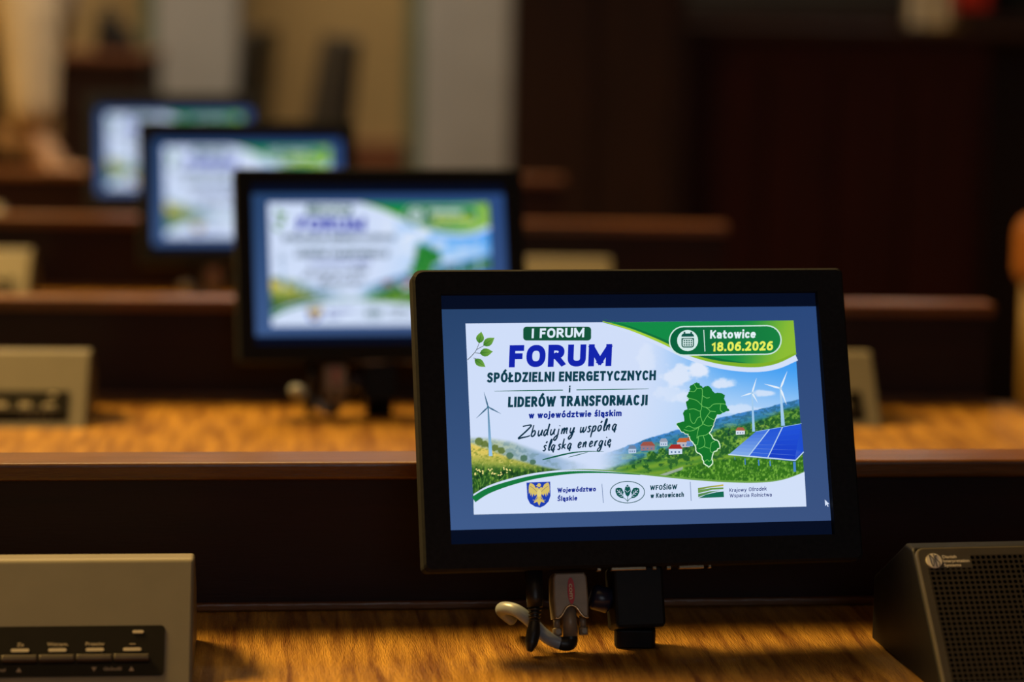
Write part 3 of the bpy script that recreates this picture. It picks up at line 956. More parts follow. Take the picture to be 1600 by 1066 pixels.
    def leaf(b, t, w):
        b, t = np.array(b, float), np.array(t, float)
        a = t - b
        n = np.array([-a[1], a[0]]) / np.linalg.norm(a)
        k = [0, .15, .35, .55, .75, .9, 1]
        h = [0, .65, 1, .95, .6, .22, 0]
        L = [b + a * q + n * w * r for q, r in zip(k, h)]
        R = [b + a * q - n * w * r for q, r in zip(k, h)]
        S.strip(L, R, lambda P: mix(np.tile(np.array([66., 128, 46]), (len(P), 1)), (120, 172, 70), ((P - b) @ a) / (a @ a)))
        S.stroke([b, t], [.9, .2], (48, 100, 40))
    leaf((748, 537), (751.5, 519), 6.2); leaf((754.5, 540.5), (772, 528.5), 6.2); leaf((749, 552.5), (769.5, 550), 6.4); leaf((741, 562), (758, 574), 5.6)

    # ---- wind turbines
    def turbine(hub, foot, tips, w0, w1, bw, col, bcol):
        S.stroke([hub, foot], [w0, w1], lambda P: mix(np.tile(np.array(col, float), (len(P), 1)), (150, 196, 236), sst(hub[1], foot[1], P[:, 1])))
        for tpn in tips:
            m = (hub[0] * .72 + tpn[0] * .28, hub[1] * .72 + tpn[1] * .28)
            S.stroke([hub, m, tpn], [bw * .5, bw, .3], bcol)
        S.ellipse(hub[0], hub[1], bw * .75, bw * .75, col, 10)
    turbine((762, 636.5), (766, 713), [(755.5, 613), (743.5, 654), (782, 647)], 1.8, 5.6, 2.6, (72, 120, 150), (70, 110, 140))
    turbine((1174.5, 614.5), (1177, 675), [(1181.5, 591.5), (1157, 620), (1183.5, 630)], 1.8, 4.4, 2.6, (170, 205, 235), (226, 238, 250))
    turbine((1219, 607.5), (1223, 666), [(1229.5, 581), (1193.5, 600.5), (1228.5, 633)], 2.2, 6, 3.2, (180, 212, 238), (230, 240, 250))

    # ---- houses
    def house(x, y, w, h, wall, roof):
        S.poly([(x, y), (x + w, y - w * .05), (x + w, y - h), (x, y - h)], wall)
        S.poly([(x - 1, y - h), (x + w * .18, y - h - h * .75), (x + w * .8, y - h - h * .8), (x + w + 1, y - h)], roof)
        S.layer += 1
        for i in range(3):
            S.poly([(x + w * (.15 + .28 * i), y - h * .3), (x + w * (.27 + .28 * i), y - h * .3), (x + w * (.27 + .28 * i), y - h * .62), (x + w * (.15 + .28 * i), y - h * .62)], (90, 120, 160), lift=False)
    house(1057, 700, 20, 8.5, (186, 180, 190), (196, 104, 52)); house(1072, 698, 10, 8, (110, 150, 210), (170, 96, 60))
    house(1044, 711, 21, 9, (204, 220, 240), (166, 44, 40)); house(1000, 705, 22, 8, (150, 120, 130), (156, 84, 70))
    house(1030, 698, 12, 7, (190, 205, 225), (150, 160, 180)); house(981, 709, 12, 7, (180, 200, 228), (110, 130, 160))
    house(1149, 680, 14, 6.5, (214, 226, 236), (170, 96, 70))

    # ---- map of the region
    z7 = lambda p: (1030 + p[0] / 5.609, 570 + p[1] / 5.609)
    out = [(325, 158), (350, 172), (375, 205), (415, 185), (440, 200), (462, 232), (490, 252), (530, 250), (572, 268), (560, 300), (575, 330), (580, 355), (612, 405), (560, 425), (505, 438), (482, 490), (470, 530), (455, 560), (430, 600), (460, 650), (512, 680), (525, 730), (465, 770), (452, 830), (460, 868), (430, 898), (390, 868), (365, 790), (325, 765), (310, 705), (270, 660), (250, 610), (190, 590), (145, 522), (212, 500), (205, 440), (215, 400), (242, 392), (228, 330), (258, 300), (235, 278), (262, 238), (265, 190), (300, 170)]
    rr = random.Random(3)
    fine = []
    for i, p in enumerate(out):
        q = out[(i + 1) % len(out)]
        for k in range(4):
            t = k / 4
            jx, jy = (rr.uniform(-5, 5), rr.uniform(-5, 5)) if k else (0, 0)
            fine.append((p[0] * (1 - t) + q[0] * t + jx, p[1] * (1 - t) + q[1] * t + jy))
    fp = [z7(p) for p in fine]
    S.stroke(fp[54:135], [1, 3.4, 3.4, 3.4, 1], (196, 232, 190))
    S.stroke(fp[58:132], 2.0, (232, 248, 226))
    S.poly(fp, (20, 116, 42))
    for ln in ([(300, 170), (325, 210), (370, 215), (372, 290), (368, 360), (400, 375), (435, 380), (470, 350), (530, 345), (580, 350)],
               [(240, 295), (320, 315), (368, 360)], [(375, 275), (410, 295), (438, 290)], [(255, 395), (300, 390), (355, 410), (368, 360)],
               [(355, 410), (358, 460), (375, 520), (345, 545), (300, 560), (255, 540), (225, 555)], [(262, 430), (270, 490), (300, 520), (330, 470), (358, 460)],
               [(400, 375), (440, 410), (415, 450), (375, 520)], [(440, 410), (490, 415)], [(415, 450), (440, 470), (480, 490)],
               [(210, 570), (260, 585), (312, 570), (345, 545)], [(345, 545), (330, 600), (325, 650), (340, 630), (400, 620), (430, 600)],
               [(340, 630), (330, 700), (310, 705)], [(380, 625), (395, 680), (385, 720), (340, 740)], [(385, 720), (440, 735), (450, 690), (480, 675)],
               [(440, 735), (445, 765), (470, 775)], [(535, 345), (530, 400), (560, 425)], [(375, 520), (420, 540), (460, 535)], [(390, 855), (415, 835), (430, 850), (452, 835)], [(265, 235), (300, 240), (325, 210)]):
        S.stroke([z7(p) for p in ln], .9, (112, 196, 96), smooth=3)

    # ---- solar panels
    pn = [z7(p) for p in ((600, 795), (840, 595), (1240, 518), (1262, 770), (1190, 850))]
    S.poly(pn, lambda P: mix(np.tile(np.array([150., 190, 235]), (len(P), 1)), (28, 76, 205), sst(1140, 1195, P[:, 0])))

    def quad_uv(u, v):
        a, b_, c_, d_ = np.array([600, 790.]), np.array([840, 590.]), np.array([1245, 520.]), np.array([1190, 842.])
        return z7(tuple((a * (1 - v) + b_ * v) * (1 - u) + (d_ * (1 - v) + c_ * v) * u))
    for u0, u1, ca, cb in ((0, .30, (128, 170, 232), (60, 110, 222)), (.30, .585, (52, 100, 218), (34, 84, 214)), (.585, .995, (24, 62, 196), (34, 86, 220))):
        n = 7
        for i in range(n):
            a, b_ = i / n, (i + .93) / n
            S.poly([quad_uv(u0 + .008, a), quad_uv(u1 - .008, a), quad_uv(u1 - .008, b_), quad_uv(u0 + .008, b_)], tuple(np.array(ca) * (1 - a) + np.array(cb) * a), lift=(i == 0))
    for u in (.30, .585):
        S.stroke([quad_uv(u, 0), quad_uv(u, 1)], 1.6, (178, 208, 240))
    S.stroke([quad_uv(0, .0), quad_uv(.5, 0), quad_uv(1, 0)], 1.8, (190, 214, 240))
    S.stroke([quad_uv(1, .0), z7((1262, 768))], 1.6, (190, 214, 240))
    S.stroke([quad_uv(0, 1), quad_uv(1, 1)], .8, (150, 190, 235))
    for (X, Y0, Y1, w) in ((655, 812, 838, .7), (745, 825, 880, 1.6), (865, 838, 888, 1.8), (965, 845, 892, 1.8), (1180, 856, 942, 4)):
        S.stroke([z7((X, Y0)), z7((X + 4, Y1))], w, (70, 130, 200))

    # ---- flowers at the lower left
    for (ax, ay) in ((746, 735), (742, 741), (765, 734), (770, 739), (789, 733), (794, 737), (780, 741), (752, 738)):
        for k in range(4):
            S.ellipse(ax + rr.uniform(-3, 3), ay + rr.uniform(-2.5, 2.5), 1.3, 1.1, (238, 226, 140), 7, lift=(k == 0))
    for (ax, ay, bx, by) in ((747, 740, 750, 762), (766, 741, 763, 757), (755, 744, 752, 760), (788, 741, 778, 752), (742, 748, 746, 768)):
        S.stroke([(ax, ay), ((ax + bx) / 2 + 2, (ay + by) / 2), (bx, by)], [.5, .9, 1.2], (96, 150, 60), smooth=4)

    # ---- footer marks: shield with golden eagle
    S.poly([(821.5, 754.5), (858.5, 753), (859, 775), (856, 784), (850, 790), (843, 793.5), (835, 792), (827, 787), (823, 779)], (28, 62, 176))
    GOLD = (214, 192, 104)
    e = lambda p: (810 + p[0] / 3.902, 740 + p[1] / 3.9)
    for half in (1, -1):
        cx_ = 122
        wing = [(0, 95), (12, 82), (20, 90), (30, 70), (44, 60), (56, 58), (62, 72), (64, 100), (62, 125), (56, 112), (52, 138), (46, 118), (42, 145), (34, 122), (26, 138), (16, 125), (10, 150), (18, 160), (30, 170), (34, 180), (24, 178), (12, 172), (6, 185), (0, 198)]
        S.poly([e((cx_ + half * a, b_ - half * a * .03)) for a, b_ in wing], GOLD)
        S.stroke([e((cx_ + half * a, b_)) for a, b_ in ((14, 112), (34, 92), (54, 78))], .7, (120, 112, 120))
        S.stroke([e((cx_ + half * a, b_)) for a, b_ in ((12, 140), (26, 165), (38, 162))], .8, GOLD)
    S.ellipse(841.2, 758.5, 2.8, 3.0, GOLD)
    S.poly([(838.6, 757.6), (836.2, 759.6), (838.9, 760.4)], GOLD)
    S.ellipse(841.2, 771, 3.2, 5.6, (228, 210, 130))
    S.text('Województwo', (869.5, 770.2), (929.8, 768.2), 7.6, (20, 44, 148), 0.23)
    S.text('Śląskie', (869.8, 783.6), (900.6, 782.4), 7.6, (20, 44, 148), 0.23)
    S.stroke([(939.2, 756.5), (941.4, 786.5)], 1.0, (120, 140, 178))
    # leaf mark in an oval ring
    S.ellipse(979, 769.6, 27.4, 17.4, (24, 84, 88), 40)
    S.ellipse(979, 769.6, 26.2, 16.2, WHT, 40)
    DK = (14, 84, 78)
    S.poly([(979, 757.5), (983, 762), (984.5, 768), (982, 774), (979.5, 777), (976.5, 774), (974.2, 768), (975.5, 762)], DK)
    for h_ in (1, -1):
        S.poly([(979 + h_ * a, b_) for a, b_ in ((6.5, 779), (5.8, 770), (9, 763.5), (14, 762.5), (18.5, 764), (18.8, 769), (16, 775), (11, 778.5))], DK)
        S.stroke([(979 + h_ * 2, 780), (979 + h_ * 10, 772), (979 + h_ * 16.5, 766)], .8, WHT)
        for q in (.3, .5, .7):
            a, b_ = 3 + q * 13, 780 - q * 14.5
            S.stroke([(979 + h_ * a, b_), (979 + h_ * (a + 4), b_ + .6)], .6, WHT)
            S.stroke([(979 + h_ * a, b_), (979 + h_ * (a - .2), b_ - 4.5)], .6, WHT)
        S.stroke([(979, 766 + h_ * 4), (979 + 3.6, 762.5 + h_ * 4)], .6, WHT); S.stroke([(979, 766 + h_ * 4), (979 - 3.6, 762.5 + h_ * 4)], .6, WHT)
        S.stroke([(979, 784), (979 + h_ * 3, 780.5), (979 + h_ * 7, 778)], .9, DK)
    S.stroke([(979, 759), (979.4, 784.5)], [.5, 1.0], DK)
    S.text('WFOŚiGW', (1014, 766.8), (1056.5, 765.2), 7.8, (16, 66, 80), 0.22)
    S.text('w Katowicach', (1014.8, 779), (1067, 777), 7.6, (16, 66, 80), 0.21)
    S.stroke([(1077, 753.5), (1078.6, 783.5)], 1.0, (120, 140, 178))
    # field mark
    S.poly([(1089, 763.5), (1100, 761.5), (1128.8, 757.6), (1129, 760.5), (1110, 762.2), (1089.2, 766.8)], lambda P: mix(np.tile(np.array([112., 150, 70]), (len(P), 1)), (200, 182, 76), sst(1100, 1125, P[:, 0])))
    S.poly([(1089.2, 766.8), (1110, 763.4), (1129, 762.4), (1129, 765), (1112, 766), (1089.4, 771.4)], (104, 152, 76))
    S.poly([(1089.4, 772.8), (1108, 768.6), (1124, 767), (1108, 771), (1089.6, 777.6)], (84, 140, 80))
    S.poly([(1090, 779), (1102, 773.5), (1118, 769.8), (1129.3, 768.8), (1129.8, 777.6)], (22, 106, 82))
    S.text('Krajowy Ośrodek', (1138, 769.8), (1196.5, 767.2), 6.0, (44, 60, 124), 0.15)
    S.text('Wsparcia Rolnictwa', (1138.6, 778.2), (1204.5, 776.6), 6.0, (44, 60, 124), 0.15)
    return S.build('slide_picture', M['screen'], parent)


def make_screen(parent):
    """the lit panel: dark strips above and below a dim blue field"""
    S = Sheet()
    W2, T, Bm, g = 0.1300, 0.0828, -0.0835, 0.0735
    S.v, S.layer = [], -18
    nx, nz = 14, 10
    xs, zs = np.linspace(-W2, W2, nx), np.linspace(-g, g, nz)
    gx, gz = np.meshgrid(xs, zs)
    xz = np.stack([gx, gz], -1).reshape(-1, 2)
    u, v = (xz[:, 0] / W2 + 1) / 2, (xz[:, 1] / g + 1) / 2
    tl, tr, bl, br = (np.array(c, float) for c in ((38, 66, 106), (42, 72, 124), (62, 90, 138), (58, 82, 128)))
    c = (tl[None] * ((1 - u) * v)[:, None] + tr[None] * (u * v)[:, None] + bl[None] * ((1 - u) * (1 - v))[:, None] + br[None] * (u * (1 - v))[:, None])
    idx = np.arange(nx * nz).reshape(nz, nx)
    q = np.stack([idx[:-1, :-1], idx[:-1, 1:], idx[1:, 1:], idx[1:, :-1]], -1).reshape(-1, 4)
    S.add(xz, [tuple(t) for t in q.tolist()], c)
    for a, b in ((g, T), (Bm, -g)):
        S.add([(-W2, a), (W2, a), (W2, b), (-W2, b)], [(0, 1, 2, 3)], np.array([4., 12, 32]), lift=False)
    # mouse pointer
    P = [(1289, 781), (1289.6, 791), (1291.8, 789), (1293.6, 792.5), (1295, 791.6), (1293.2, 788.4), (1296, 788)]
    S.layer += 3
    S.poly(P, (214, 226, 248))
    return S.build('screen', M['screen'], parent)


# ------------------------------------------------------------------ monitors
MON_YAW, MON_TILT = radians(11.0355), radians(19.2889)
MPOS = [(0.0842, 1.5899, -0.2796), (-0.1345, 2.4486, -0.2782), (-0.3641, 3.3028, -0.2793), (-0.5768, 4.1045, -0.2798)]
MLAB = ['sharp black monitor in the foreground showing a readable forum slide',
        'second black monitor back, blurred slide, partly behind the sharp foreground one',
        'third black monitor back, strongly blurred, behind the second monitor',
        'farthest and smallest black monitor, at the upper left of the line']
MGRP = 'tilting desk monitors along the bench rows'


def make_monitor():
    t = thing('monitor', MLAB[0], 'monitor', group=MGRP)
    # casing: front bezel as a frame with chamfered opening, and a rear shell
    bm = bmesh.new()
    X0, X1, Z0, Z1 = -0.1485, 0.1490, -0.1010, 0.0992
    yf, yb = -0.0065, 0.026
    outer = rrect(X0, Z0, X1, Z1, 0.004, 4, (0.004, 0.004, 0.004, 0.006))
    inn = [(-0.1300, -0.0835), (0.1300, -0.0835), (0.1300, 0.0828), (-0.1300, 0.0828)]

    def loop(pts, y):
        return [bm.verts.new((p[0], y, p[1])) for p in pts]

    def inset(pts, d):
        cx, cz = (X0 + X1) / 2, (Z0 + Z1) / 2
        return [(p[0] - math.copysign(d, p[0] - cx), p[1] - math.copysign(d, p[1] - cz)) for p in pts]
    lf = loop(inset(outer, 0.0016), yf)
    ls = loop(outer, yf + 0.0022)
    lb = loop(outer, yf + 0.016)
    lr = loop(inset(outer, 0.006), yb)
    n = len(outer)
    for a, b in ((lf, ls), (ls, lb), (lb, lr)):
        for i in range(n):
            bm.faces.new((a[i], a[(i + 1) % n], b[(i + 1) % n], b[i]))
    bm.faces.new(lr)
    # opening
    i0 = loop(inn, yf)
    i1 = loop([(x * 1.0, z) for x, z in inn], 0.0009)
    for i in range(4):
        bm.faces.new((i0[i], i0[(i + 1) % 4], i1[(i + 1) % 4], i1[i]))
    bm.faces.new(i1)
    # front ring between the outer loop and the opening
    npc = n // 4
    for c in range(4):
        seg = lf[c * npc:(c + 1) * npc]
        for i in range(npc - 1):
            bm.faces.new((seg[i], seg[i + 1], i0[c]))
        bm.faces.new((seg[-1], lf[((c + 1) * npc) % n], i0[(c + 1) % 4], i0[c]))
    bmesh.ops.recalc_face_normals(bm, faces=bm.faces)
    casing = link('casing', bm, M['black'], t)
    bm = bmesh.new()
    prism(bm, rrect(-0.10, -0.07, 0.10, 0.07, 0.02, 5), 'y', yb - 0.001, yb + 0.010, 0.003)
    link('rear_hump', bm, M['black'], t)
    scr = make_screen(t)
    make_slide(scr)
    # row of keys under the lower edge
    for (a, b) in ((-0.033, -0.030), (-0.0235, 0.0005), (0.0045, 0.0075), (0.0140, 0.0175), (0.0225, 0.0400), (0.0425, 0.0450)):
        bm = bmesh.new()
        box(bm, (a, -0.001, -0.1032), (b, 0.004, -0.1005), 0.0006)
        link('button', bm, M['button'], t)
    # swivel block and knob
    bm = bmesh.new()
    prism(bm, rrect(-0.0214, -0.1405, 0.0125, -0.0995, 0.003, 4), 'y', 0.002, 0.028, 0.002)
    link('swivel_block', bm, M['black_mount'], t)
    bm = bmesh.new()
    cyl(bm, (-0.0345, 0.014, -0.118), (-0.0214, 0.014, -0.122), 0.0085, 24, 0, 0.002)
    link('knob', bm, M['navy'], t, True)
    return t


def make_vga_plug():
    """the video lead, in the monitor's own frame: metal hood, screws, boot and grey cable"""
    t = thing('video_cable', '', 'cable')
    bm = bmesh.new()
    # hood outline with the arched lower edge
    cx = -0.0503
    arch = [(cx + 0.0112, -0.1325), (cx + 0.0085, -0.1325), (cx + 0.006, -0.1300), (cx + 0.0035, -0.1262), (cx + 0.0010, -0.1247), (cx - 0.001, -0.1247), (cx - 0.0035, -0.1262), (cx - 0.006, -0.1300), (cx - 0.0085, -0.1325), (cx - 0.0112, -0.1325)]
    outl = [(cx - 0.0118, -0.120), (cx - 0.0113, -0.106), (cx - 0.0098, -0.1030), (cx + 0.0098, -0.1030), (cx + 0.0113, -0.106), (cx + 0.0118, -0.120)] + arch
    prism(bm, outl, 'y', 0.004, 0.020, 0.0012)
    link('hood', bm, M['hood'], t)
    bm = bmesh.new()
    tube(bm, [(p[0], 0.0038, p[1]) for p in arch], 0.00055, 8, 0, 3)
    link('hood_rim', bm, M['hood_edge'], t)
    bm = bmesh.new()
    prism(bm, [(cx + 0.0024 * cos(a) + 0.0002, -0.1150 + 0.0088 * sin(a)) for a in np.linspace(0, 2 * pi, 28, endpoint=False)], 'y', 0.0034, 0.0042)
    bd = link('badge', bm, M['red'], t)
    bm = bmesh.new()
    R = Matrix.Translation((cx + 0.0004, 0.0032, -0.1150)) @ Matrix.Rotation(radians(90), 4, 'Y')
    text_bm(bm, 'com', -0.0046, 0.0056, -0.0011, 0.0030, 0, 0.02, 0, Matrix.Translation((cx, 0.0032, -0.1150)) @ Matrix.Rotation(radians(90), 4, 'Y'))
    link('lettering', bm, M['print'], bd)
    bm = bmesh.new()
    tube(bm, [(cx, 0.0120, -0.124), (cx, 0.0120, -0.1445)], [0.0046, 0.0050], 18, 0, 0)
    link('sleeve', bm, M['hood'], t, False)
    for sx in (-1, 1):
        bm = bmesh.new()
        xx = cx + sx * 0.0088
        cyl(bm, (xx, 0.012, -0.131), (xx, 0.012, -0.139), 0.0022, 14)
        cyl(bm, (xx, 0.012, -0.1385), (xx, 0.012, -0.1438), 0.0031, 18, 0, 0.0006)
        cyl(bm, (xx, 0.0092, -0.1411), (xx, 0.0080, -0.1411), 0.0018, 14)
        link('thumb_screw', bm, M['hood'], t)
    bm = bmesh.new()
    tube(bm, [(cx, 0.0120, -0.1435), (cx - 0.0004, 0.0118, -0.1480), (cx - 0.0035, 0.0108, -0.1490), (cx - 0.0075, 0.0108, -0.1486)], [0.0047, 0.0049, 0.0047, 0.0044], 16)
    link('boot', bm, M['rubber'], t)
    bm = bmesh.new()
    tube(bm, [(cx - 0.0070, 0.0108, -0.1487), (cx - 0.0125, 0.0120, -0.1462), (cx - 0.0180, 0.015, -0.1415), (cx - 0.0250, 0.018, -0.1330), (cx - 0.0330, 0.024, -0.1252), (cx - 0.0390, 0.034, -0.1225), (cx - 0.0385, 0.046, -0.1235), (cx - 0.0300, 0.054, -0.1290)], [0.0043] * 8, 16)
    link('cable', bm, M['grey_cable'], t)
    return t


def make_power_plug():
    t = thing('power_cable', '', 'cable')
    px = -0.0736
    bm = bmesh.new()
    tube(bm, [(px, 0.009, -0.1000), (px, 0.009, -0.118), (px - 0.0002, 0.009, -0.1245)], [0.0060, 0.0058, 0.0052], 16, 0, 0)
    link('plug', bm, M['rubber'], t)
    bm = bmesh.new()
    for i in range(4):
        z = -0.1255 - i * 0.0024
        cyl(bm, (px - 0.0002 - i * .0002, 0.009, z), (px - 0.0003 - i * .0002, 0.009, z - 0.0012), 0.0044 - i * 0.0002, 14)
    tube(bm, [(px, 0.009, -0.1235), (px - 0.001, 0.009, -0.134)], [0.0032, 0.0030], 12, 0, 0)
    link('strain_relief', bm, M['rubber'], t)
    bm = bmesh.new()
    tube(bm, [(px - 0.0008, 0.009, -0.1335), (px - 0.0022, 0.008, -0.141), (px - 0.0042, 0.007, -0.148), (px - 0.0055, 0.0065, -0.1535)], [0.0034, 0.0046, 0.0043, 0.0016], 14)
    link('boot', bm, M['rubber'], t)
    return t


mon0 = make_monitor()
vga0 = make_vga_plug()
pow0 = make_power_plug()
VL = ['grey video cable with bronze plug under the sharp foreground monitor',
      'blurred video cable with bronze plug hanging under the second monitor',
      'blurred video cable with bronze plug hanging under the third monitor']
PL = ['black power plug beside the bronze video plug of the sharp monitor',
      'blurred black power plug under the second monitor',
      'blurred black power plug under the third monitor']
for k, p in enumerate(MPOS):
    w = pose(MON_YAW, MON_TILT, (p[0], p[1], p[2] + CAM_H))
    m = mon0 if k == 0 else copy_tree(mon0)
    m.matrix_world = w
    m['label'] = MLAB[k]
    foot = m.matrix_world @ Vector((-0.0045, 0.020, -0.139))
    inv = m.matrix_world.inverted()
    bm = bmesh.new()
    prism(bm, rrect(foot.x - 0.0135, foot.y - 0.009, foot.x + 0.0135, foot.y + 0.009, 0.004, 4), 'z', DESK_Z + 0.0004, foot.z, 0.001)
    bmesh.ops.transform(bm, matrix=inv, verts=bm.verts)
    link('stand', bm, M['black_mount'], m)
    if k < 3:
        v = vga0 if k == 0 else copy_tree(vga0)
        v.matrix_world = w
        v['label'] = VL[k]; v['group'] = 'video cables under the monitors'
        q = pow0 if k == 0 else copy_tree(pow0)
        q.matrix_world = w
        q['label'] = PL[k]; q['group'] = 'power plugs under the monitors'


# ------------------------------------------------------------------ delegate units and speaker (wedges on the desks)
U_TILT = radians(42)
UH = 0.795 - DESK_Z
FL = UH / cos(U_TILT)                       # length of the sloping face


def wedge(bm, w, mi=0, bev=0.007, dep=0.050, h=None):
    """local frame: x across (0 at the right end), y back, z up from the desk; top front edge at y=0"""
    h = h or UH
    run = h * tan(U_TILT)
    r = bev
    fl = r * tan((pi / 2 - U_TILT) / 2)
    c = Vector((fl, h - r))                 # centre of the rounded top front edge
    arc = [(c.x + r * cos(a), c.y + r * sin(a)) for a in np.linspace(pi - U_TILT, pi / 2, 8)]
    prof = [(-run, 0.0)] + arc + [(0.014, h), (dep, h * 0.55), (dep, 0.0)]
    prism(bm, prof, 'x', -w, 0.0, 0.0022, 0, 3)
    return bm


FACE = Matrix.Translation((0, 0, UH)) @ Matrix.Rotation(-U_TILT, 4, 'X')    # origin on the face's top edge, -z runs down it


def make_unit(w=0.205):
    t = thing('delegate_unit', '', 'voting unit')
    body = link('body', wedge(bmesh.new(), w), M['silver'], t, False)
    bm = bmesh.new()
    x1, x0 = -0.0175, -w + 0.0175
    za, zb = -0.0476, -0.0822
    prism(bm, rrect(x0, zb, x1, za, 0.0028, 4), 'y', -0.0006, 0.001, 0)
    bmesh.ops.transform(bm, matrix=FACE, verts=bm.verts)
    win = link('key_window', bm, M['window_black'], t)
    pitch = 0.0229
    kx = [-0.0375 - pitch * i for i in range(7)]
    names = ['', 'Przeciw', 'Wstrzym.', 'Za', '', '', '']
    for i, x in enumerate(kx):
        bm = bmesh.new()
        box(bm, (x - 0.0108, -0.0040, -0.0724), (x + 0.0108, 0.0, -0.0687), 0.0007)
        bmesh.ops.transform(bm, matrix=FACE, verts=bm.verts)
        link('key', bm, M['key'], t)
    bm = bmesh.new()
    for i, x in enumerate(kx):
        prism(bm, rrect(x - 0.0056, -0.0654, x + 0.0056, -0.0632, 0.001, 3), 'y', -0.0012, -0.0003, 0)
    prism(bm, rrect(kx[0] - 0.0002, -0.0532, kx[0] + 0.0068, -0.0512, 0.0009, 3), 'y', -0.0012, -0.0003, 0)
    bmesh.ops.transform(bm, matrix=FACE, verts=bm.verts)
    link('lamp_bars', bm, M['print'], win)
    bm = bmesh.new()
    for x, s in zip(kx, names):
        if s:
            hw = 0.0050 * len(s) / 7 + 0.0008
            text_bm(bm, s, x - hw, x + hw, -0.0614, 0.0023, -0.0010, 0.02)
    prism(bm, [(kx[0] - 0.001, -0.0608), (kx[0] + 0.002, -0.0609), (kx[0] + 0.002, -0.0604), (kx[0] - 0.001, -0.0603), (kx[0] - 0.002, -0.0606)], 'y', -0.0010, -0.0003)
    for xa, xb, s in ((kx[1], kx[0], 'Głośność'), (kx[4], kx[3], 'Kanał')):
        text_bm(bm, s, (xa + xb) / 2 - 0.0007 * len(s), (xa + xb) / 2 + 0.0007 * len(s), -0.0786, 0.0022, -0.0010, 0.02)
        for xx, d in ((xa, -1), (xb, 1)):
            prism(bm, [(xx - 0.0016, -0.0776 - d * 0.0013), (xx + 0.0016, -0.0776 - d * 0.0013), (xx, -0.0776 + d * 0.0015)], 'y', -0.0010, -0.0003)
    bmesh.ops.transform(bm, matrix=FACE, verts=bm.verts)
    link('lettering', bm, M['print_dim'], win)
    return t


UL = [((-0.2004, 1.5087), 'sharp silver voting unit with labelled keys at the lower left corner'),
      ((-0.419, 2.3797), 'blurred silver voting unit at left on the second bench'),
      ((-0.6581, 3.2868), 'blurred silver voting unit at the left edge on the third bench'),
      ((0.3706, 2.4635), 'blurred silver voting unit showing just right of the sharp monitor'),
      ((0.1342, 3.3005), 'blurred silver voting unit peeking above the sharp monitor on the third bench'),
      ((-0.8352, 3.9353), 'blurred silver voting unit on the farthest bench, at the far left')]
unit0 = make_unit()
for k, ((x, y), lab) in enumerate(UL):
    u = unit0 if k == 0 else copy_tree(unit0)
    u.location = (x, y, DESK_Z)
    u.rotation_euler = (0, 0, radians((6, 4.7, 2.5, 4.7, 2.5, 2)[k]))
    u['label'] = lab
    u['group'] = 'silver voting units on the desks'

# speaker at the right
SPK_H = 0.080
SFACE = Matrix.Translation((0, 0, SPK_H)) @ Matrix.Rotation(-U_TILT, 4, 'X')
FL = SPK_H / cos(U_TILT)
t = thing('speaker', 'dark perforated loudspeaker at the lower right corner of the nearest desk', 'speaker', (0.2589, 1.5166, DESK_Z), (0, 0, radians(9.5)))
w = 0.20
bm = wedge(bmesh.new(), w, 0, 0.005, 0.075, SPK_H)
for v in bm.verts:
    v.co.x += w
link('body', bm, M['black_mount'], t)
bm = bmesh.new()
prism(bm, rrect(0.0008, -FL + 0.004, w - 0.0008, -0.0005, 0.006, 5), 'y', -0.0022, 0.0015, 0.0014)
gr = link('front_rim', bm, M['speaker_rim'], t)
gr.matrix_local = SFACE
bm = bmesh.new()
prism(bm, [(0.0066, -FL + 0.012), (w - 0.008, -FL + 0.012), (w - 0.008, -0.0072), (0.0366, -0.0072), (0.0366, -0.0162), (0.0066, -0.0162)], 'y', -0.0026, -0.0020)
gg = link('grille', bm, M['grille'], t)
gg.matrix_local = SFACE
bm = bmesh.new()
prism(bm, [(0.0118 + 0.0052 * cos(a), -0.0108 + 0.0052 * sin(a)) for a in np.linspace(0, 2 * pi, 32, endpoint=False)], 'y', -0.0030, -0.0020)
lg = link('logo_disc', bm, M['print_bright'], t)
lg.matrix_local = SFACE
bm = bmesh.new()


def pen(pts, r=0.00026):
    tube(bm, [(p[0], -0.0031, p[1]) for p in pts], r, 6, 0, 6)


cx, cz = 0.0118, -0.0108
pen([(cx - 0.0026, cz + 0.0042), (cx - 0.0022, cz - 0.0010), (cx - 0.0016, cz - 0.0040)])
pen([(cx - 0.0026, cz + 0.0042), (cx - 0.0004, cz + 0.0015), (cx - 0.0004, cz - 0.0020), (cx - 0.0014, cz - 0.0042)])
pen([(cx + 0.0002, cz + 0.0048), (cx + 0.0008, cz), (cx + 0.0012, cz - 0.0048)])
pen([(cx + 0.0026, cz + 0.0036), (cx + 0.0014, cz + 0.0032), (cx + 0.0018, cz + 0.0005), (cx + 0.0034, cz - 0.0016), (cx + 0.0028, cz - 0.0040)])
lp = link('logo_letters', bm, M['window_black'], lg)
bm = bmesh.new()
for s, x1, z in (('Danish', 0.0272, -0.0092), ('Interpretation', 0.0352, -0.0122), ('Systems', 0.0292, -0.0152)):
    text_bm(bm, s, 0.0178, x1, z, 0.0021, -0.0028, 0.025)
lt = link('lettering', bm, M['print_bright'], t)
lt.matrix_local = SFACE


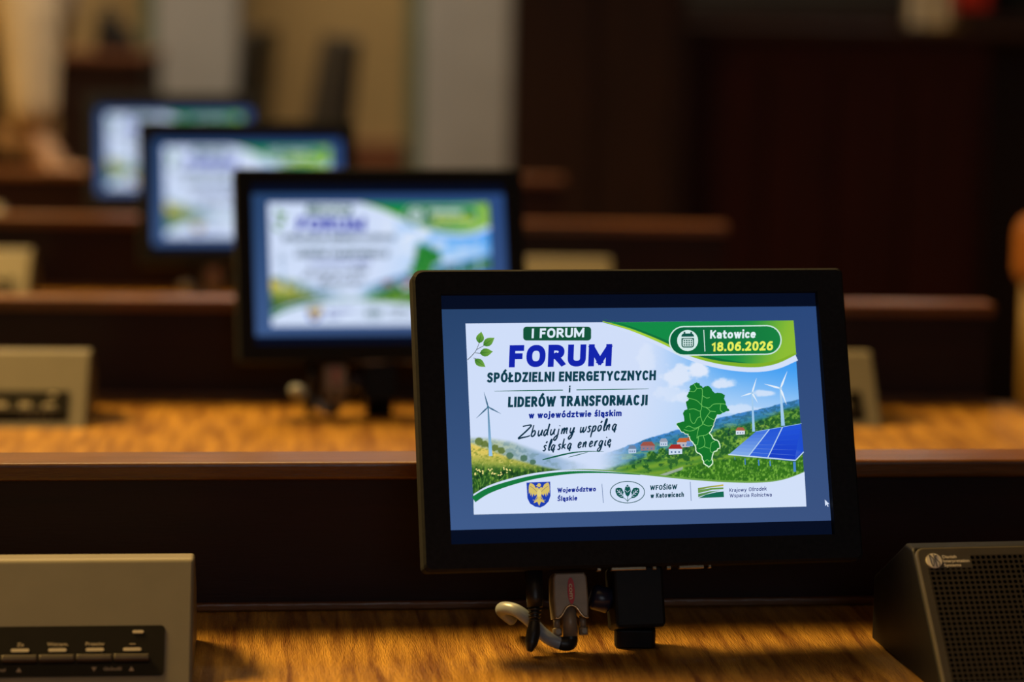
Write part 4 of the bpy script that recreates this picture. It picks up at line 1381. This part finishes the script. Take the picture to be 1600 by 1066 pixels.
# ------------------------------------------------------------------ the podium at the right rear
t = thing('podium', 'long dark red wooden podium filling the right background', 'podium', (0, 6.0, 0))
bm = bmesh.new()
box(bm, (0.42, 0.0, 0.06), (1.165, 0.05, 1.06), 0.004)
for i in range(4):
    xa = 0.46 + i * 0.175
    box(bm, (xa, -0.008, 0.15), (xa + 0.15, 0.0, 0.98), 0.004)
link('front_panel', bm, M['podium'], t)
bm = bmesh.new()
box(bm, (0.40, -0.02, 1.06), (1.9, 0.42, 1.082), 0.005)
link('ledge', bm, M['podium_brown'], t)
bm = bmesh.new()
box(bm, (0.42, 0.01, 0.0), (1.165, 0.06, 0.06))
link('plinth', bm, M['podium'], t)
bm = bmesh.new()
box(bm, (0.38, 0.42, 0.0), (1.9, 0.46, 1.125), 0.004)
rb = link('backboard', bm, M['podium_brown'])
rb.location = (0, 6.0, 0)
tag(rb, 'brown board rising behind the podium ledge at the top right', 'board')
bm = bmesh.new()
box(bm, (1.12, 0.05, 0.0), (1.165, 0.42, 1.06), 0.004)
link('end_panel', bm, M['podium'], t)
t = thing('partition', 'tall dark brown wooden partition left of the podium', 'partition', (0, 5.93, 0))
bm = bmesh.new()
box(bm, (-0.012, 0.0, 0.0), (0.41, 0.05, 1.5), 0.004)
link('board', bm, M['podium_brown'], t)
for i in range(2):
    bm = bmesh.new()
    box(bm, (0.03 + i * 0.19, -0.010, 0.15), (0.19 + i * 0.19, 0.0, 1.4), 0.004)
    link('raised_panel', bm, M['podium_brown'], t)

# small white and red flag on the ledge
t = thing('flag', 'white and red cloth at the top right corner, on the podium ledge', 'flag', (1.0, 6.14, 1.082))
bm = bmesh.new()
cyl(bm, (0.085, 0.02, 0), (0.085, 0.02, 0.012), 0.05, 24)
cyl(bm, (0.085, 0.02, 0.012), (0.085, 0.02, 0.42), 0.005, 12)
link('stand', bm, M['brass_wood'], t)
for nm, xa, xb, zlo, mt in (('white_half', -0.02, 0.095, 0.006, 'white_cloth'), ('red_half', 0.095, 0.19, 0.05, 'red_cloth')):
    bm = bmesh.new()
    pts = [(xa + (xb - xa) * i / 16, 0.006 * sin(i * 1.3)) for i in range(17)]
    prism(bm, pts + [(x, y + 0.004) for x, y in pts][::-1], 'z', zlo, 0.36)
    link(nm, bm, M[mt], t)


# ------------------------------------------------------------------ chairs in the background
def make_chair(mat, legmat, h, w, arms=True):
    t = thing('chair', '', 'chair')
    bm = bmesh.new()
    box(bm, (-w / 2, -0.22, 0.40), (w / 2, 0.22, 0.48), 0.025, 3)
    link('seat', bm, M[mat], t)
    bm = bmesh.new()
    prof = [(0.17, 0.44), (0.20, 0.60), (0.235, 0.75), (0.285, h), (0.33, h), (0.30, 0.72), (0.26, 0.56), (0.25, 0.42)]
    if arms:
        prism(bm, prof, 'x', -w / 2, w / 2, 0.015)
        link('backrest', bm, M[mat], t)
    else:
        prism(bm, rrect(-w / 2, 0.69, w / 2, h, 0.03, 5), 'y', 0.18, 0.24, 0.012)
        link('back_pad', bm, M[mat], t)
        bm = bmesh.new()
        for sx in (-1, 1):
            tube(bm, [(sx * (w / 2 - 0.03), 0.20, 0.42), (sx * (w / 2 - 0.03), 0.225, 0.70)], 0.016, 10, 0, 0)
        box(bm, (-w / 2 + 0.03, 0.20, 0.52), (w / 2 - 0.03, 0.22, 0.64), 0.004)
        link('back_frame', bm, M[legmat], t)
    for sx in (-1, 1):
        for sy in (-1, 1):
            bm = bmesh.new()
            tube(bm, [(sx * (w / 2 - .03), sy * 0.18, 0.41), (sx * (w / 2 - .02), sy * 0.20, 0.0)], [0.018, 0.012], 10, 0, 0)
            link('leg', bm, M[legmat], t)
        if not arms:
            continue
        bm = bmesh.new()
        tube(bm, [(sx * w / 2, 0.22, 0.62), (sx * w / 2, 0.0, 0.66), (sx * w / 2, -0.16, 0.64), (sx * w / 2, -0.18, 0.44)], 0.014, 10)
        link('armrest', bm, M[legmat], t)
    return t


c1 = make_chair('leather_black', 'leather_black', 1.03, 0.44)
CH = [((-1.06, 7.22), -92, 'tall black chair back rising behind the farthest monitor'),
      ((-0.755, 6.35), -62, 'tall dark chair leaning back in front of the ochre wall')]
CH[1] = ((-0.755, 6.22), -78, CH[1][2])
for k, ((x, y), a, lab) in enumerate(CH):
    c = c1 if k == 0 else copy_tree(c1)
    c.location = (x, y, 0)
    c.rotation_euler = (0, 0, radians(a))
    c['label'] = lab
    c['group'] = 'dark chairs by the far wall'
c2 = make_chair('leather_tan', 'brass_wood', 0.806, 0.40, False)
c2.location = (1.03, 3.75, 0)
c2.rotation_euler = (0, 0, radians(0))
c2['label'] = 'orange-brown leather chair at the right edge of the photo'

# brown cabinet and narrow table at the left rear
t = thing('cabinet', 'low dark brown cabinet behind the person at the upper left', 'cabinet', (-1.10, 6.62, 0))
bm = bmesh.new(); box(bm, (-0.13, -0.15, 0.05), (0.11, 0.15, 0.955), 0.004); link('body', bm, M['podium_brown'], t)
bm = bmesh.new(); box(bm, (-0.14, -0.16, 0.955), (0.12, 0.16, 0.975), 0.004); link('top', bm, M['dado'], t)
bm = bmesh.new(); box(bm, (-0.12, -0.14, 0.0), (0.10, 0.14, 0.05)); link('plinth', bm, M['podium_brown'], t)
for s in (-1, 1):
    bm = bmesh.new(); box(bm, (-0.01 + s * 0.056 - 0.05, -0.162, 0.08), (-0.01 + s * 0.056 + 0.05, -0.15, 0.86), 0.003); d = link('door', bm, M['podium_brown'], t)
    bm = bmesh.new(); cyl(bm, (-0.01 + s * 0.012, -0.175, 0.5), (-0.01 + s * 0.012, -0.16, 0.5), 0.006, 12); link('knob', bm, M['button'], d)
t = thing('bag', 'small black bag standing on the brown cabinet at the upper left', 'bag', (-1.085, 6.58, 0.975))
bm = bmesh.new(); prism(bm, [(-0.055, 0), (0.06, 0), (0.035, 0.06), (-0.02, 0.105), (-0.045, 0.10)], 'y', -0.03, 0.05, 0.01); link('body', bm, M['leather_black'], t)
bm = bmesh.new(); tube(bm, [(-0.035, 0.01, 0.095), (-0.03, 0.01, 0.125), (-0.005, 0.01, 0.12), (0.005, 0.01, 0.08)], 0.006, 10); link('handle', bm, M['leather_black'], t)
t = thing('table', 'narrow dark table under the hand of the person in cream', 'table', (-1.25, 4.62, 0))
bm = bmesh.new(); box(bm, (-0.5, -0.16, 0.75), (0.55, 0.14, 0.78), 0.004); link('table_top', bm, M['desk'], t)
bm = bmesh.new(); box(bm, (-0.46, -0.12, 0.62), (0.51, -0.10, 0.75)); link('apron', bm, M['panel'], t)
for sx in (-0.45, 0.48):
    for sy in (-0.11, 0.09):
        bm = bmesh.new(); box(bm, (sx, sy, 0), (sx + 0.04, sy + 0.04, 0.75), 0.004); link('leg', bm, M['panel'], t)


# ------------------------------------------------------------------ the person in cream at the left edge
def skin_mesh(name, verts, edges, radii, root, mat, parent, sub=2):
    me = bpy.data.meshes.new(name)
    me.from_pydata(verts, edges, [])
    o = bpy.data.objects.new(name, me)
    COL.objects.link(o)
    o.modifiers.new('skin', 'SKIN')
    sv = me.skin_vertices[0].data
    for i, r in enumerate(radii):
        sv[i].radius = (r, r) if isinstance(r, (int, float)) else r
        sv[i].use_root = (i == root)
    s = o.modifiers.new('sub', 'SUBSURF')
    s.levels = s.render_levels = sub
    bpy.context.view_layer.update()
    dg = bpy.context.evaluated_depsgraph_get()
    m2 = bpy.data.meshes.new_from_object(o.evaluated_get(dg))
    bpy.data.objects.remove(o)
    m2.name = name
    m2.materials.clear()
    m2.materials.append(mat)
    for p in m2.polygons:
        p.use_smooth = True
    o = bpy.data.objects.new(name, m2)
    COL.objects.link(o)
    o.parent = parent
    return o


PT = thing('person', 'person in a cream jacket leaning on a table at the upper left', 'person', (-1.17, 4.95, 0))
PX = lambda x, y, z: (x + 1.17, y - 4.95, z)
J = dict(pelvis=(-1.16, 4.95, .90), spine=(-1.10, 4.95, 1.06), chest=(-1.04, 4.95, 1.26), neck=(-.98, 4.95, 1.42), head=(-.95, 4.95, 1.53), crown=(-.94, 4.95, 1.63),
         sh_r=(-1.01, 4.80, 1.33), el_r=(-.95, 4.74, 1.06), wr_r=(-.935, 4.70, .82), ha_r=(-.90, 4.69, .765),
         sh_l=(-1.03, 5.11, 1.33), el_l=(-1.03, 5.16, 1.08), wr_l=(-1.03, 4.90, .90), ha_l=(-1.01, 4.80, .80),
         hip_r=(-1.16, 4.87, .86), kn_r=(-1.14, 4.87, .47), an_r=(-1.16, 4.87, .08), to_r=(-1.02, 4.86, .03),
         hip_l=(-1.16, 5.04, .86), kn_l=(-1.18, 5.05, .47), an_l=(-1.26, 5.05, .08), to_l=(-1.12, 5.06, .03))
for _n in J:
    _x, _y, _z = J[_n]
    J[_n] = (_x, _y, _z + 0.045 if _z > 0.6 else _z)
names = list(J)
rad = dict(pelvis=.13, spine=.12, chest=.13, neck=.055, head=.085, crown=.06, sh_r=.06, el_r=.045, wr_r=.028, ha_r=.03, sh_l=.06, el_l=.045, wr_l=.028, ha_l=.03,
           hip_r=.09, kn_r=.06, an_r=.042, to_r=.03, hip_l=.09, kn_l=.06, an_l=.042, to_l=.03)
E_ = [('pelvis', 'spine'), ('spine', 'chest'), ('chest', 'neck'), ('neck', 'head'), ('head', 'crown'), ('chest', 'sh_r'), ('sh_r', 'el_r'), ('el_r', 'wr_r'), ('wr_r', 'ha_r'),
      ('chest', 'sh_l'), ('sh_l', 'el_l'), ('el_l', 'wr_l'), ('wr_l', 'ha_l'), ('pelvis', 'hip_r'), ('hip_r', 'kn_r'), ('kn_r', 'an_r'), ('an_r', 'to_r'), ('pelvis', 'hip_l'), ('hip_l', 'kn_l'), ('kn_l', 'an_l'), ('an_l', 'to_l')]
V = [PX(*J[n]) for n in names]
ED = [(names.index(a), names.index(b)) for a, b in E_]
RD = [rad[n] for n in names]
# fingers and thumbs, nose
for hand, dirx in (('ha_r', 1), ('ha_l', 1)):
    hx, hy, hz = J[hand]
    for i, (dy, L) in enumerate(((-.024, .060), (-.008, .070), (.008, .066), (.024, .052))):
        a = len(V)
        V += [PX(hx + .030, hy + dy, hz - .012), PX(hx + .030 + L * .55, hy + dy * 1.2, hz - .014), PX(hx + .030 + L, hy + dy * 1.25, hz - .024)]
        RD += [.010, .009, .008]
        ED += [(names.index(hand), a), (a, a + 1), (a + 1, a + 2)]
    a = len(V)
    V += [PX(hx + .005, hy - .040, hz - .010), PX(hx + .035, hy - .052, hz - .018)]
    RD += [.011, .009]
    ED += [(names.index(hand), a), (a, a + 1)]
a = len(V)
V += [PX(-.862, 4.95, 1.57)]
RD += [.016]
ED += [(names.index('head'), a)]
skin_mesh('body', V, ED, RD, 0, M['skin'], PT, 2)


def garment(nm, keys, edges, rads, mat):
    return skin_mesh(nm, [PX(*J[k]) for k in keys], [(keys.index(x), keys.index(y)) for x, y in edges], rads, 0, mat, PT, 2)


J['spine_j'] = (-1.06, 4.95, 1.10)
J['hem'] = (-1.11, 4.95, 1.0)
J['chest_j'] = (-1.03, 4.95, 1.295)
garment('jacket', ['hem', 'spine_j', 'chest_j', 'sh_r', 'el_r', 'wr_r', 'sh_l', 'el_l', 'wr_l'],
        [('hem', 'spine_j'), ('spine_j', 'chest_j'), ('chest_j', 'sh_r'), ('sh_r', 'el_r'), ('el_r', 'wr_r'), ('chest_j', 'sh_l'), ('sh_l', 'el_l'), ('el_l', 'wr_l')],
        [.17, .205, .20, .095, .070, .048, .095, .070, .048], M['jacket'])
garment('trousers', ['pelvis', 'hip_r', 'kn_r', 'an_r', 'hip_l', 'kn_l', 'an_l'],
        [('pelvis', 'hip_r'), ('hip_r', 'kn_r'), ('kn_r', 'an_r'), ('pelvis', 'hip_l'), ('hip_l', 'kn_l'), ('kn_l', 'an_l')],
        [.145, .11, .08, .065, .11, .08, .065], M['trousers'])
bm = bmesh.new()
bmesh.ops.create_uvsphere(bm, u_segments=24, v_segments=14, radius=0.098)
for v in bm.verts:
    v.co = Vector((v.co.x - 0.028, v.co.y, v.co.z * 1.02 + 0.035)) + Vector(PX(*J['head']))
link('hair', bm, M['hair'], PT, True)
